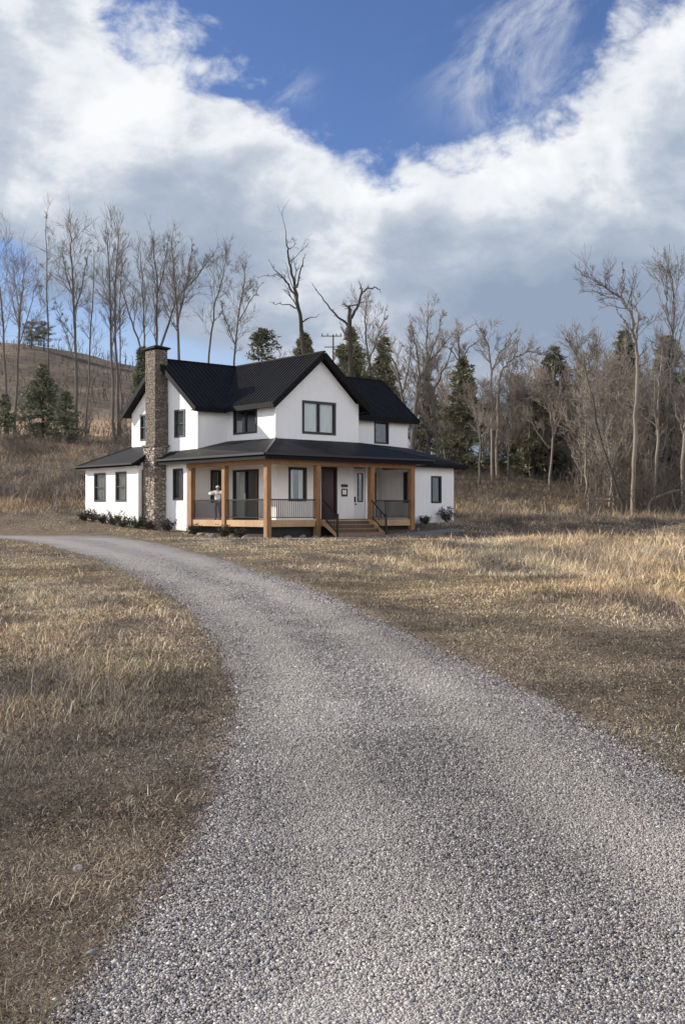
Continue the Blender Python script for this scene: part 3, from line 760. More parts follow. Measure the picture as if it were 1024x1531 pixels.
0 and courses(rb, (-.2, 5.4, z(zl(5.4))), (4.6, 5.4, z(zl(5.4))), (-.2, 8.9, z(9.15)), (4.6, 8.9, z(9.15)), .36, lambda p: p.z+.001 >= z(zc(p.x)) if p.x > 1.6 else True)
0 and courses(rb, (1.6, 1.6, z(zc(1.6))), (1.6, 8.9, z(zc(1.6))), (4.6, 1.6, z(9.15)), (4.6, 8.9, z(9.15)), .36, lambda p: p.z+.001 >= z(zl(p.y)))
0 and courses(rb, (7.8, 4.3, z(zr(4.3))), (13.6, 4.3, z(zr(4.3))), (7.8, 7.2, z(8.95)), (13.6, 7.2, z(8.95)), .36, lambda p: True)
rb.build('roof_rib', M['roof'], ro)
rc = MB()
rc.beam((-.22, 8.9, z(9.17)), (4.6, 8.9, z(9.17)), .16, .07); rc.beam((4.6, 1.58, z(9.17)), (4.6, 8.9, z(9.17)), .16, .07); rc.beam((aR, 7.2, z(8.97)), (13.62, 7.2, z(8.97)), .16, .07)
rc.build('ridge_cap', M['fascia'], ro)
# fascia and rake boards (butted under the roof edges)
fa = MB(); D_ = .24
def board(p, q, drop=.05, th=.05, hh=D_):
    p = Vector(p); q = Vector(q); o_ = Vector((0, 0, -(TH*0)-hh/2-.0)); fa.beam(p+o_, q+o_, th, hh)
board((-.225, 8.9, z(9.16)), (-.225, 5.37, z(zl(5.37)+.01))); board((-.225, 8.9, z(9.16)), (-.225, 12.43, z(zl(12.43)+.01)))
board((-.2, 5.375, z(zl(5.4)+.01)), (1.57, 5.375, z(zl(5.4)+.01)))
board((1.575, bl, z(zc(1.6)+.01)), (1.575, 1.6, z(zc(1.6)+.01)))
board((4.6, 1.575, z(9.16)), (1.56, 1.575, z(zc(1.56)+.01)), hh=.27); board((4.6, 1.575, z(9.16)), (7.64, 1.575, z(zc(7.64)+.01)), hh=.27)
board((7.625, 1.6, z(zc(7.6)+.01)), (7.625, 4.3, z(zc(7.6)+.01)))
board((7.65, 4.275, z(zr(4.3)+.01)), (13.6, 4.275, z(zr(4.3)+.01))); board((13.625, 4.25, z(zr(4.25)+.01)), (13.625, 7.2, z(8.96))); board((13.625, 7.2, z(8.96)), (13.625, 10.1, z(zr(10.1))))
fa.build('fascia', M['fascia'], house)
# soffits of the upper roof
for bx_ in ((-.2, 1.6, 5.42, 5.8, z(6.36), z(6.40)), (1.6, 2.0, 2.0, 5.42, z(6.40), z(6.44)), (7.15, 7.6, 1.62, 4.3, z(6.40), z(6.44)), (7.15, 13.6, 4.3, 4.7, z(6.36), z(6.40))):
    MB().box(*bx_).build('soffit', M['fascia'], house)
# lower wraparound roof
ZE = 4.06
lw = MB()
Apt=(-.5,-.5,z(ZE)); Bpt=(9.8,-.5,z(ZE)); V2=(2,2,z(4.94)); V3=(7.15,2,z(4.94)); C_=(9.8,1.5,z(ZE-.02)); Dd=(14.55,1.5,z(3.98)); E_=(13.2,4.7,z(5.02)); V4=(7.15,4.7,z(5.12)); I_=(2,5.8,z(4.98)); H_=(.2,5.8,z(4.55)); G_=(.2,8.3,z(4.5)); F_=(-.5,8.3,z(ZE)); E2=(14.55,10.2,z(3.98)); E3=(13.2,9.7,z(5.02))
for poly in ((Apt,Bpt,V3,V2),(V3,Bpt,C_),(V3,C_,Dd),(V3,Dd,E_),(V3,E_,V4),(Apt,V2,I_),(Apt,I_,H_),(Apt,H_,G_,F_)): lw.slab(poly, .09)
lw.slab((Dd,E2,E3,E_), .09)
# left wing roof
LA=(-1.3,9.2,z(3.93)); LB=(-1.3,15.25,z(3.93)); LC=(.2,12.,z(4.88)); LD=(.2,9.2,z(4.88)); LE_=(3.0,15.25,z(3.93))
lw.slab((LA,LD,LC,LB), .09); lw.slab((LB,LC,(3.,12.,z(4.88)),LE_), .09)
lro = lw.build('roof', M['roof_low'], house); lro['label'] = 'low charcoal roof wrapping round the ground floor'
def seam(p, q, w=.12, h=.04): MB().beam(Vector(p)+Vector((0,0,.02)), Vector(q)+Vector((0,0,.02)), w, h).build('hip_cap', M['gutter'], lro)
seam(Apt, V2); seam(LB, LC)
fl = MB(); hh = .26
def lboard(p, q, hh=.26, th=.05):
    o_ = Vector((0,0,-hh/2+.01)); fl.beam(Vector(p)+o_, Vector(q)+o_, th, hh)
lboard((-.525, 8.3, z(ZE)), (-.525, -.55, z(ZE))); lboard((-.5, -.525, z(ZE)), (9.85, -.525, z(ZE))); lboard((9.825, -.5, z(ZE)), (9.825, 1.5, z(ZE-.02)))
lboard((9.85, 1.475, z(3.99)), (14.6, 1.475, z(3.98)), .18); lboard((14.575, 1.5, z(3.98)), (14.575, 10.2, z(3.98)), .18)
lboard((-1.325, 9.15, z(3.94)), (-1.325, 15.3, z(3.94)), .18); lboard((-1.3, 9.175, z(3.94)), (.2, 9.175, z(4.89)), .14); lboard((-1.3, 15.275, z(3.94)), (3., 15.275, z(3.94)), .18)
fl.build('fascia', M['fascia'], house)
gt = MB()
gt.beam((-.60, 8.2, z(ZE-.02)), (-.60, -.6, z(ZE-.02)), .10, .09); gt.beam((-.6, -.60, z(ZE-.02)), (9.85, -.60, z(ZE-.02)), .10, .09); gt.beam((-1.40, 9.2, z(3.90)), (-1.40, 15.2, z(3.90)), .10, .08)
gt.build('gutter', M['gutter'], house)
# porch ceilings
pc = MB(); pc.box(-.48, 2.0, -.48, 6.28, z(3.83), z(3.87)); pc.box(2.0, 9.78, -.48, 1.98, z(3.83), z(3.87)); pc.box(7.77, 10.88, 1.98, 4.68, z(3.86), z(3.90)); pc.box(-.48, -.02, 6.28, 8.28, z(3.83), z(3.87)); pc.box(10.9, 14.5, 1.5, 1.98, z(3.84), z(3.87)); pc.box(-1.28, -.92, 9.2, 15.2, z(3.76), z(3.79))
pc.build('porch_ceiling', M['ceil'], house)
# porch beams
bm = MB(); bm.box(-.13, .13, .15, 6.28, z(3.62), z(3.825)); bm.box(-.13, 9.0, -.13, .149, z(3.62), z(3.825)); bm.box(8.74, 9.0, .149, 1.98, z(3.62), z(3.825))
bm.build('porch_beam', M['wood'], house)
# posts
DZ = 1.13
for (a, b) in ((0, 0), (2.82, 0), (6.17, 0), (8.85, 0), (0, 3.22), (0, 6.01)):
    gz = .30
    MB().box(a-.125, a+.125, b-.125, b+.125, z(gz), z(3.62)).build('porch_post', M['wood'], house, bevel=.012)
    p_ = house.children[-1]
# deck
dk = MB()
k = 0.16
while k < 6.27:
    dk.box(-.02, 1.99, k, min(k+.135, 6.28), z(DZ-.04), z(DZ)); k += .14
k = .16
while k < 1.95:
    dk.box(2.0, 9.0, k, min(k+.135, 1.99), z(DZ-.04), z(DZ)); k += .14
k = 2.0
while k < 4.65:
    dk.box(7.76, 10.88, k, k+.135, z(DZ-.04), z(DZ)); k += .14
dk.build('porch_deck', M['deckwood'], house)
rim = MB()
for (b0, b1) in ((.152, 3.068), (3.372, 5.858)): rim.box(-.06, 0., b0, b1, z(.84), z(DZ+.005))
for (a0, a1) in ((.152, 2.668), (2.972, 6.018), (6.322, 8.698)): rim.box(a0, a1, -.06, 0., z(.84), z(DZ+.005))
rim.box(8.94, 9.0, .152, 1.98, z(.84), z(DZ+.005))
rim.build('rim_joist', M['deckwood'], house)
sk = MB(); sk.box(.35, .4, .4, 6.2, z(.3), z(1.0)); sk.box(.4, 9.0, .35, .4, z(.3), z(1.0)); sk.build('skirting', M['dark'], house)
# railings
def railing(p, q, step, bw=.02, name='railing'):
    p = Vector(p); q = Vector(q); L = (q-p).length
    mb = MB(); up = Vector((0,0,1))
    mb.beam(p+up*.92, q+up*.92, .07, .06); mb.beam(p+up*.12, q+up*.12, .04, .04)
    n = int(L/step); 
    for i in range(1, n):
        c = p.lerp(q, i/n); bw_ = bw*1.3; mb.box(c.x-bw/2, c.x+bw/2, c.y-bw/2, c.y+bw/2, c.z+.14, c.z+.90)
    return mb.build(name, M['black'], house)
dz = z(DZ)
railing((0, .15, dz), (0, 3.07, dz), .085, .02); railing((0, 3.37, dz), (0, 5.86, dz), .085, .02)
railing((.15, 0, dz), (2.67, 0, dz), .115, .026); railing((6.32, 0, dz), (8.70, 0, dz), .07, .022); railing((8.85, .15, dz), (8.85, 1.98, dz), .075, .022)
# steps
stp = MB(); zt = DZ; nst = 4; rise = (DZ-.37)/nst
for i in range(nst):
    topz = DZ-rise*i-.0; 
    stp.box(3.1, 6.02, -.32*(i+1)-.0+.0, -.32*i-.061 if i == 0 else -.32*i, z(topz-rise-.0)+.0, z(topz-rise)+.0+.045) if False else None
for i in range(1, nst+0):
    topz = DZ-rise*i
    stp.box(3.14, 5.98, -.06-.31*i-.02, -.06-.31*(i-1), z(topz-.045), z(topz))
    MB().box(3.14, 5.98, -.06-.31*(i-1)-.03+.028, -.06-.31*(i-1)+.028-.005, z(topz)+.002, z(topz+rise-.048)).build('riser', M['riser'], house)
stp.box(3.14, 5.98, -.06-.31*(nst-1)-.02, -.06-.31*(nst-1)+.01, z(.33), z(DZ-rise*(nst-1)-.046))
sto = stp.build('steps', M['stepwood'], house)
for a in (3.07, 6.05):
    st_ = MB(); st_.add([(a-.03, -.062, z(.95)), (a-.03, -.062, z(DZ+.02)), (a-.03, -1.15, z(.50)), (a-.03, -1.15, z(.33)), (a+.03, -.062, z(.95)), (a+.03, -.062, z(DZ+.02)), (a+.03, -1.15, z(.50)), (a+.03, -1.15, z(.33))],
            [(0,1,2,3),(7,6,5,4),(0,4,5,1),(1,5,6,2),(2,6,7,3),(3,7,4,0)])
    st_.build('stringer', M['deckwood'], sto)
    hr = MB(); ax = a
    hr.beam((ax, -.16, z(DZ+.92)), (ax, -1.12, z(.37+.92)), .05, .05); hr.beam((ax, -.16, z(DZ+.14)), (ax, -1.12, z(.37+.20)), .04, .035)
    hr.box(ax-.035, ax+.035, -1.19, -1.12, z(.33), z(1.42))
    for i in range(1, 9):
        t = i/9; b = -.16-.96*t; zz = DZ+(.40-DZ)*t
        hr.box(ax-.01, ax+.01, b-.01, b+.01, z(zz+.14), z(zz+.9))
    h_ = hr.build('handrail', M['black'], house)
# chimney with stone blocks standing proud
random.seed(4)
def stack(mb, a0, a1, b0, b1, z0, z1, sz, proud):
    mb.box(a0, a1, b0, b1, z(z0), z(z1))
    zz = z0
    while zz < z1-.06:
        h = min(sz*random.uniform(.45, .9), z1-zz)
        for face in ('a', 'b', 'c'):
            u0, u1 = (b0, b1) if face == 'a' else (a0, a1)
            u = u0
            while u < u1-.02:
                w = min(sz*random.uniform(.7, 1.6), u1-u)
                pr = random.uniform(.004, proud)
                g_ = .012
                if face == 'a': mb.box(a0-pr, a0, u+g_, u+w-g_, z(zz)+g_, z(zz+h)-g_)
                elif face == 'b': mb.box(u+g_, u+w-g_, b0-pr, b0, z(zz)+g_, z(zz+h)-g_)
                else: mb.box(u+g_, u+w-g_, b1, b1+pr, z(zz)+g_, z(zz+h)-g_)
                u += w
        zz += h
ch = MB(); stack(ch, -.64, -.001, 8.34, 9.40, .3, 4.72, .26, .055); cho = ch.build('chimney', M['stone'], house, bevel=.008)
sh = MB().slab([(-.72, 8.27, z(4.83)), (.19, 8.27, z(4.83)), (.19, 9.44, z(4.83)), (-.72, 9.44, z(4.83))], .10); sh.build('ledge', M['stone_up'], cho)
cf = MB(); stack(cf, -.55, .195, 8.44, 9.36, 4.83, 6.9, .2, .02); stack(cf, -.55, .15, 8.44, 9.36, 6.9, 9.55, .2, .02); cf.build('flue', M['stone_up'], cho, bevel=.006)
cp = MB(); cp.box(-.67, .27, 8.32, 9.48, z(9.60), z(9.68)); cp.box(-.58, .18, 8.41, 9.39, z(9.55), z(9.60)); cp.add([(-.65,8.34,z(9.682)),(.25,8.34,z(9.682)),(.25,9.46,z(9.682)),(-.65,9.46,z(9.682)),(-.2,8.9,z(9.86))],[(0,1,4),(1,2,4),(2,3,4),(3,0,4)])
cp.build('chimney_cap', M['fascia'], cho)
# downspout
MB().box(-.07, -.02, 6.35, 6.42, z(.45), z(3.85)).build('downspout', M['trim'], house)
MB().box(1.9, 1.97, 1.9, 1.97, z(4.98), z(6.5)).build('downspout', M['trim'], house)
# recess left post side lamp
MB().box(4.45, 4.57, 1.88, 1.985, z(3.05), z(3.3)).build('porch_lamp', M['black'], house)

# ------------------------------------------------------------------ trees
def nrm(v):
    l = math.sqrt(v[0]*v[0]+v[1]*v[1]+v[2]*v[2])+1e-9; return (v[0]/l, v[1]/l, v[2]/l)
def perp_dir(d, ang, rng, az=None):
    ref = (0, 0, 1) if abs(d[2]) < .9 else (1, 0, 0)
    a = nrm((d[1]*ref[2]-d[2]*ref[1], d[2]*ref[0]-d[0]*ref[2], d[0]*ref[1]-d[1]*ref[0]))
    b = (d[1]*a[2]-d[2]*a[1], d[2]*a[0]-d[0]*a[2], d[0]*a[1]-d[1]*a[0])
    t = rng.uniform(0, 6.283) if az is None else az
    c, s = math.cos(ang), math.sin(ang); ct, st = math.cos(t), math.sin(t)
    return nrm(tuple(d[i]*c+(a[i]*ct+b[i]*st)*s for i in range(3)))
def branch(out, p, d, L, r, lvl, P, rng):
    n = (5, 4, 3, 2)[min(lvl-1, 3)]
    pts = [p]; rad = [r]; dirs = [d]
    tip = .35 if lvl < P['lv'] else .25
    for i in range(n):
        j = P['jit']
        d = nrm((d[0]+rng.gauss(0, j), d[1]+rng.gauss(0, j), d[2]+rng.gauss(0, j)+P['up']))
        p = (p[0]+d[0]*L/n, p[1]+d[1]*L/n, p[2]+d[2]*L/n)
        pts.append(p); dirs.append(d); rad.append(max(P['rmin'], r*(1-(1-tip)*(i+1)/n)))
    out.setdefault(n, []).append((pts, rad))
    if lvl < P['lv']:
        k = P['kids'][lvl-1]
        for q in range(k):
            t = rng.uniform(.22, 1.) * n; i = min(int(t), n-1); f = t-i
            pp = tuple(pts[i][m]+(pts[i+1][m]-pts[i][m])*f for m in range(3))
            rr = (rad[i]+(rad[i+1]-rad[i])*f)*.62
            dd = perp_dir(dirs[i+1], R(rng.uniform(*P['ang'])), rng)
            branch(out, pp, dd, L*rng.uniform(.35, .68)*P['ratio'], max(P['rmin'], rr), lvl+1, P, rng)
def tree(name, label, Y, limbs, seed, lv=3, kids=(6, 5, 4), n0=26, Lf=.40, ang=(22, 54), up=.10, jit=.12, rmin=.0095, start=.35, bark='bark_grey', twig='twig_grey', ratio=1., group='bare trees behind the house', cat='bare tree', azb=None):
    """limbs: list of (pixel polyline, base radius px, tip radius px); the first starts at the ground"""
    rng = random.Random(seed)
    bx = (limbs[0][0][0][0]-CX)/FPX*Y
    gz = float(H(bx, Y))-.15
    root = empty(name, (bx, Y, gz)); tag(root, label, cat, group)
    P = dict(lv=lv, kids=kids, ang=ang, up=up, jit=jit, rmin=rmin, ratio=ratio)
    trunks = []; out = {}
    total = 0; L3 = []
    for li, (pp, r0, r1) in enumerate(limbs):
        yo = 0 if li == 0 else rng.uniform(-.5, .5)
        pts = []
        for i, (px, py) in enumerate(pp):
            w = at(px, py, Y)
            dy = 0 if i == 0 else yo*i*1.6/len(pp)*3 + rng.gauss(0, .12)
            pts.append([w[0]-bx, dy, w[2]-gz])
        if li == 0: pts[0][2] = 0
        # densify with catmull-like wobble
        dense = []
        for i in range(len(pts)-1):
            for k in range(4):
                t = k/4; dense.append([pts[i][m]*(1-t)+pts[i+1][m]*t+(rng.gauss(0, .045) if k else 0) for m in range(3)])
        dense.append(pts[-1])
        n = len(dense); s = FPX/Y
        rad = [max(rmin, (r0+(r1-r0)*(i/(n-1)))*.56/s) for i in range(n)]
        if li == 0: rad[0] *= 1.35
        trunks.append((dense, rad))
        L3.append((dense, rad))
    for li, (dense, rad) in enumerate(L3):
        n = len(dense)
        tot = sum(math.dist(dense[i], dense[i+1]) for i in range(n-1))
        st = start if li == 0 else .12
        Lf_ = Lf*1.25; cnt = max(3, int(n0*.62*(1 if li == 0 else .6*tot/6)))
        for q in range(cnt):
            t = (st+(1-st)*(q+rng.random())/cnt)*(n-1); i = min(int(t), n-2); f = t-i
            p = tuple(dense[i][m]+(dense[i+1][m]-dense[i][m])*f for m in range(3))
            d = nrm([dense[i+1][m]-dense[i][m] for m in range(3)])
            rr = (rad[i]*(1-f)+rad[i+1]*f)*rng.uniform(.35, .6)
            frac = t/(n-1)
            L = tot*Lf_*rng.uniform(.35, 1.)*(1.05-.65*frac)
            branch(out, p, perp_dir(d, R(rng.uniform(*ang)), rng), L, max(rmin, rr), 1, P, rng)
        # leader fuzz
        d = nrm([dense[-1][m]-dense[-2][m] for m in range(3)])
        branch(out, tuple(dense[-1]), d, tot*.12, rad[-1], 2, P, rng)
    tube_obj('trunk', trunks, M[bark], root, 8)
    paths = [p for g_ in out.values() for p in g_]
    tube_obj('crown', paths, M[twig], root, 3)
    return root, paths
TP = dict(kids=(6, 5, 3))
trees_def = [
 ('slim bare tree leaning in at the left edge, left of the hilltop pines', 90, [([(13,655),(6,530),(2,450),(-4,370)],4,1.2)], {}),
 ('slim bare tree just left of the two hilltop pines', 92, [([(22,655),(27,540),(32,450),(35,410)],4,1.2),([(28,520),(45,470),(56,430)],1.6,.7)], {}),
 ('very tall thin bare tree rising directly past the hilltop pines', 96, [([(73,655),(72,520),(70,420),(69,330)],3,.8)], dict(n0=22, Lf=.16)),
 ('tall bare tree with a dense crown between the hilltop pines and the chimney', 92, [([(115,655),(114,560),(111,460),(108,390),(105,345)],5,1.2),([(112,540),(95,490),(84,455)],1.6,.6),([(112,470),(125,420),(130,380)],2,.7),([(111,450),(98,405),(90,375)],2,.6)], dict(n0=34, Lf=.24)),
 ('crooked thin bare tree with a sparse crown, second left of the close pair', 97, [([(128,652),(133,540),(139,460),(141,385)],3,.9)], dict(n0=20, Lf=.2)),
 ('left trunk of the close pair of tall bare trees left of the chimney', 91, [([(172,655),(167,540),(165,440),(162,350)],4.5,1.)], dict(n0=34, Lf=.22, ang=(12, 34))),
 ('right trunk of the close pair of tall bare trees left of the chimney', 93, [([(178,655),(174,530),(173,430),(177,352)],4.5,1.)], dict(n0=34, Lf=.2, ang=(12, 34))),
 ('thin bare pole-like tree immediately right of the close pair', 98, [([(181,652),(180,540),(179,450),(182,390)],2.4,.8)], dict(n0=16, Lf=.14)),
 ('bare tree leaning left out from behind the chimney top', 92, [([(226,650),(214,530),(197,480),(186,446),(180,415)],3.2,.9)], dict(n0=24, Lf=.22)),
 ('thin upright bare tree just left of the chimney top', 96, [([(217,650),(216,520),(214,450),(211,380)],3,.8)], dict(n0=26, Lf=.2, ang=(15, 38))),
 ('bare tree rising straight above the chimney top', 90, [([(234,650),(234,520),(236,430),(230,370)],4.5,1.),([(236,440),(246,400),(252,360)],1.8,.7)], dict(n0=30, Lf=.22, ang=(15, 40))),
 ('bare tree with a long fork leaning right behind the chimney', 94, [([(238,650),(240,520),(264,450),(288,420),(310,392)],4,1.1),([(262,455),(262,410),(257,370)],2,.8)], dict(n0=30, Lf=.24)),
 ('bare tree with a wide crown above the left roof ridge', 88, [([(267,650),(268,530),(265,470),(260,420),(258,362)],4.5,1.1),([(265,480),(280,420),(287,365)],3,.9),([(268,500),(252,470),(240,430)],1.6,.7)], dict(n0=34, Lf=.22)),
 ('slender bare tree above the middle of the left roof ridge', 95, [([(310,650),(312,530),(320,460),(332,420),(337,385)],3.2,.9)], dict(n0=28, Lf=.22)),
 ('hazy bare tree right of the slender one over the roof valley', 97, [([(348,650),(350,540),(358,460),(366,410)],3.6,1.),([(353,520),(338,480),(330,455)],1.6,.7),([(358,480),(375,450),(390,430)],1.6,.7)], dict(n0=32, Lf=.26, kids=(6,5))),
 ('tall dark bare tree with upswept limbs over the gable roof slope', 84, [([(455,650),(455,530),(450,480),(444,440),(436,410),(430,375),(428,358)],7,1.2),([(443,448),(428,420),(405,393)],3,.8),([(444,430),(450,400),(455,382)],2.4,.8),([(446,460),(428,455),(408,453)],2,.6),([(451,482),(462,474),(474,470)],2,.6),([(433,425),(415,412),(392,418)],1.4,.5)], dict(n0=14, Lf=.14, lv=3, kids=(4,3,2), bark='bark_dark', twig='bark_dark', up=.03)),
 ('broken-topped dark dead tree with a forked right limb behind the gable peak', 84, [([(527,650),(525,560),(523,500),(523,462),(521,458)],8,3.5),([(525,476),(536,455),(541,432),(539,425)],4,1.6),([(541,440),(550,431),(562,429),(568,434)],2.6,.9),([(521,486),(505,474),(490,455),(471,430)],3.4,1.)], dict(n0=12, Lf=.14, lv=3, kids=(4,3,2), bark='bark_dark', twig='twig_grey', up=.04)),
 ('bare tree with a fine twiggy crown right behind the broken-topped dead tree', 92, [([(560,650),(556,580),(549,520),(545,480),(548,455)],3.6,1.),([(552,540),(566,500),(575,470)],2,.7)], dict(n0=30, Lf=.25, twig='twig_tan')),
 ('wide bare tree with thick forked trunk beside the right upper roof', 80, [([(614,700),(620,620),(628,565),(640,540),(664,515)],7,1.6),([(612,640),(600,590),(590,545),(572,515),(566,500)],4,1.2),([(628,570),(622,520),(612,480)],2.6,.8),([(640,540),(655,500),(660,470)],2.4,.8),([(600,590),(612,540),(615,500)],2.2,.8)], dict(n0=30, Lf=.26, kids=(7,5), bark='bark_grey', twig='twig_tan')),
 ('bare tree half hidden behind the second one right of the house', 88, [([(655,700),(650,620),(640,560),(637,510),(640,470)],4,1.),([(645,590),(665,550),(680,510)],2.4,.8)], dict(n0=30, Lf=.26, twig='twig_tan')),
 ('thin bare tree rising out of the rounded conifer right of the house', 84, [([(690,700),(688,600),(686,540),(685,500)],4,1.4),([(687,545),(700,520),(716,508)],2,.7),([(686,540),(672,520),(664,512)],2,.7)], dict(n0=24, Lf=.22, twig='twig_tan', start=.6)),
 ('left stem of the twin pale bare trees between the conifers', 78, [([(736,675),(736,600),(735,555),(730,520),(722,500)],4,1.2),([(735,560),(745,530),(760,510),(772,490)],2.4,.8)], dict(n0=24, Lf=.22, bark='bark_pale', twig='twig_tan', start=.5)),
 ('right stem of the twin pale bare trees, arching to the right', 80, [([(744,675),(743,610),(744,570),(752,550),(768,535),(790,525),(810,530)],4.5,1.2),([(768,535),(775,510),(780,495)],2,.7)], dict(n0=24, Lf=.2, bark='bark_pale', twig='twig_tan', start=.5)),
 ('bare tree with a rusty twiggy crown left of the tall pale tree', 74, [([(878,700),(879,640),(876,580),(868,540),(862,510)],4.5,1.2),([(876,590),(862,560),(848,545)],2.2,.8),([(877,580),(888,545),(884,505)],2.4,.8),([(868,545),(852,520),(840,505)],2,.7)], dict(n0=34, Lf=.28, kids=(7,5), twig='twig_tan', bark='bark_pale')),
 ('tallest pale bare tree on the right with a crooked broken crown', 62, [([(946,768),(948,690),(951,600),(953,540),(951,505),(940,465),(930,445),(912,435),(895,425),(886,412)],6.4,1.2),([(951,508),(956,470),(954,440),(940,428)],3,1.),([(928,443),(932,420),(930,398)],2.2,.7),([(950,510),(935,490),(915,462)],2.4,.8)], dict(n0=36, Lf=.16, kids=(6,4), bark='bark_pale', twig='twig_grey', start=.3)),
 ('long thin dead tree leaning left across the right-hand grove', 61, [([(935,768),(922,730),(908,690),(893,640),(884,590),(872,530)],4.2,1.)], dict(n0=20, Lf=.16, lv=3, bark='bark_dark', twig='twig_grey', start=.3)),
 ('pale double-stemmed bare tree right of the tallest pale tree', 64, [([(978,760),(980,680),(983,600),(985,560),(990,520)],4.5,1.4),([(981,650),(972,600),(968,560)],2.4,.9)], dict(n0=34, Lf=.24, bark='bark_pale', twig='twig_grey')),
 ('tall bare tree with fine upright twigs near the right edge', 68, [([(990,750),(996,650),(1003,560),(1006,480),(1004,425),(1002,405)],4.5,1.),([(1003,560),(1018,520),(1030,480)],2.4,.8),([(1005,500),(992,460),(990,435)],2,.7)], dict(n0=40, Lf=.22, bark='bark_grey', twig='twig_grey', ang=(15,40))),
 ('pale bare tree cut by the right edge of the photo', 63, [([(1022,765),(1020,690),(1026,600),(1034,500),(1040,420)],6,1.4),([(1022,650),(1008,610),(1000,580)],2.4,.8)], dict(n0=36, Lf=.2, bark='bark_pale', twig='twig_grey')),
 ('short crooked bare tree under the tallest pale tree, on its left', 66, [([(916,755),(914,700),(905,650),(912,600),(906,560)],4,1.),([(908,670),(890,640),(880,610)],2.2,.8),([(914,690),(930,650),(938,620)],2.2,.8)], dict(n0=36, Lf=.34, kids=(7,5), twig='twig_tan', bark='bark_pale')),
 ('bushy bare tree in front of the broad green conifer', 74, [([(822,705),(826,650),(820,610),(812,575)],3.6,1.),([(824,660),(840,620),(850,590)],2.2,.8),([(822,670),(800,640),(786,615)],2,.7)], dict(n0=36, Lf=.4, kids=(7,5), twig='twig_tan', bark='bark_pale')),
 ('low bushy bare tree between the rounded conifer and the twin pale trees', 76, [([(716,700),(718,660),(712,620),(708,590)],3.2,1.),([(717,670),(730,640),(738,620)],2,.7)], dict(n0=30, Lf=.42, kids=(6,5), twig='twig_tan')),
]
protos = []
for i, (lab, Yt, limbs, kw) in enumerate(trees_def):
    kw = dict(kw)
    right = limbs[0][0][0][0] > 590
    grp = 'bare trees right of the house' if right else 'bare trees behind the house'
    _, pth = tree('bare_tree', lab, Yt, limbs, 100+i, group=grp, **kw)

# conifers
def conifer(label, px, ytop, ybase, Y, wpx, seed, mat='needles', rounded=False, group='conifers behind the house', sparse=1., dens=1.):
    wpx = wpx*1.22
    rng = np.random.RandomState(seed); s = FPX/Y
    bx = (px-CX)/s
    top = CAMZ+(CY-ytop)/s
    gz = float(H(bx, Y))-.1; h = top-gz; w = wpx/s/2
    root = empty('conifer', (bx, Y, gz)); tag(root, label, 'conifer', group)
    hb = h*.08 if ybase is None else max(.5, CAMZ+(CY-ybase)/s-gz)
    tube_obj('trunk', [([(0,0,0),(.05,0,h*.3),(0,.04,h*.65),(0,0,h*.99)], [.035*h*.6+.04, .02*h*.6+.04, .06, .015])], M['bark_dark'], root, 7)
    nb_ = int(210*sparse*(h/9)); Vs = []; br = []
    for i in range(nb_):
        f = rng.rand()**.85; zc_ = hb+(h-hb)*f
        prof = min(1., 1.15*(1-f)**.62) if not rounded else math.sqrt(max(0, 1-(max(f, .12)*1.0-.12)**2/.78))*min(1, .55+f*2)
        prof = max(prof, .03)
        L = w*prof*rng.uniform(.6, 1.12)*(1+.25*math.sin(f*17+seed)); a = rng.uniform(0, 6.283); dr = rng.uniform(-.35, .10) if not rounded else rng.uniform(-.1, .5)
        e = np.array([math.cos(a)*L, math.sin(a)*L, zc_+dr*L]); st = np.array([0, 0, zc_])
        br.append(([tuple(st), tuple((st+e)/2+np.array([0,0,.04*L])), tuple(e)], [.03, .02, .008]))
        nq = int(26*dens*(.4+L/w)*1.6)
        t = rng.rand(nq)**.6
        c = st[None]+(e-st)[None]*t[:, None]+rng.normal(0, 1, (nq, 3))*np.array([[.10,.10,.07]])*(.5+L*.55)
        ln = rng.uniform(.20, .42, nq)*(.6+.05*h); wd_ = ln*rng.uniform(.28, .5, nq)
        d = rng.normal(0, 1, (nq, 3)); d[:, :2] += np.array([math.cos(a), math.sin(a)])*1.3; d[:, 2] += .1; d /= np.linalg.norm(d, axis=1, keepdims=True)
        sd2 = np.cross(d, rng.normal(0, 1, (nq, 3))); sd2 /= np.linalg.norm(sd2, axis=1, keepdims=True)
        Vs.append(np.stack([c-sd2*wd_[:, None]/2, c+sd2*wd_[:, None]/2, c+d*ln[:, None]], 1))
    V = np.concatenate(Vs).reshape(-1, 3); nt_ = len(V)//3
    np_mesh('crown', V, np.arange(len(V)), np.full(nt_, 3), M[mat], root)
    tube_obj('branch', br, M['bark_dark'], root, 3)['kind'] = 'stuff'
    return root
GC = 'conifers behind the house'
conifer('left one of the two small pines on the hilltop', 47, 480, 518, 232, 30, 1, rounded=True, group='pines on the hilltop', dens=.9, sparse=.6)
conifer('right one of the two small pines on the hilltop', 66, 481, 518, 234, 32, 2, rounded=True, group='pines on the hilltop', dens=.9, sparse=.6)
conifer('dark evergreen on the slope below the two hilltop pines', 64, 545, None, 88, 62, 3)
conifer('squat dark evergreen right of the one below the hilltop pines', 98, 585, None, 86, 44, 4, dens=.8)
conifer('dark evergreen at the left edge under the leaning slim tree', 8, 590, None, 88, 34, 5, sparse=.7, dens=.7)
conifer('small evergreen poking out left of the chimney top', 213, 520, 600, 84, 18, 6)
conifer('wispy pine behind the roof valley', 392, 492, 545, 95, 44, 7, rounded=True, sparse=.28, dens=.5)
conifer('tiny pointed evergreen at the foot of the tall dark bare tree', 455, 500, 540, 90, 18, 8, mat='needles_tan')
conifer('tan tinged conifer behind the broken-topped dead tree', 524, 490, 600, 90, 52, 9, mat='needles_tan', sparse=.8)
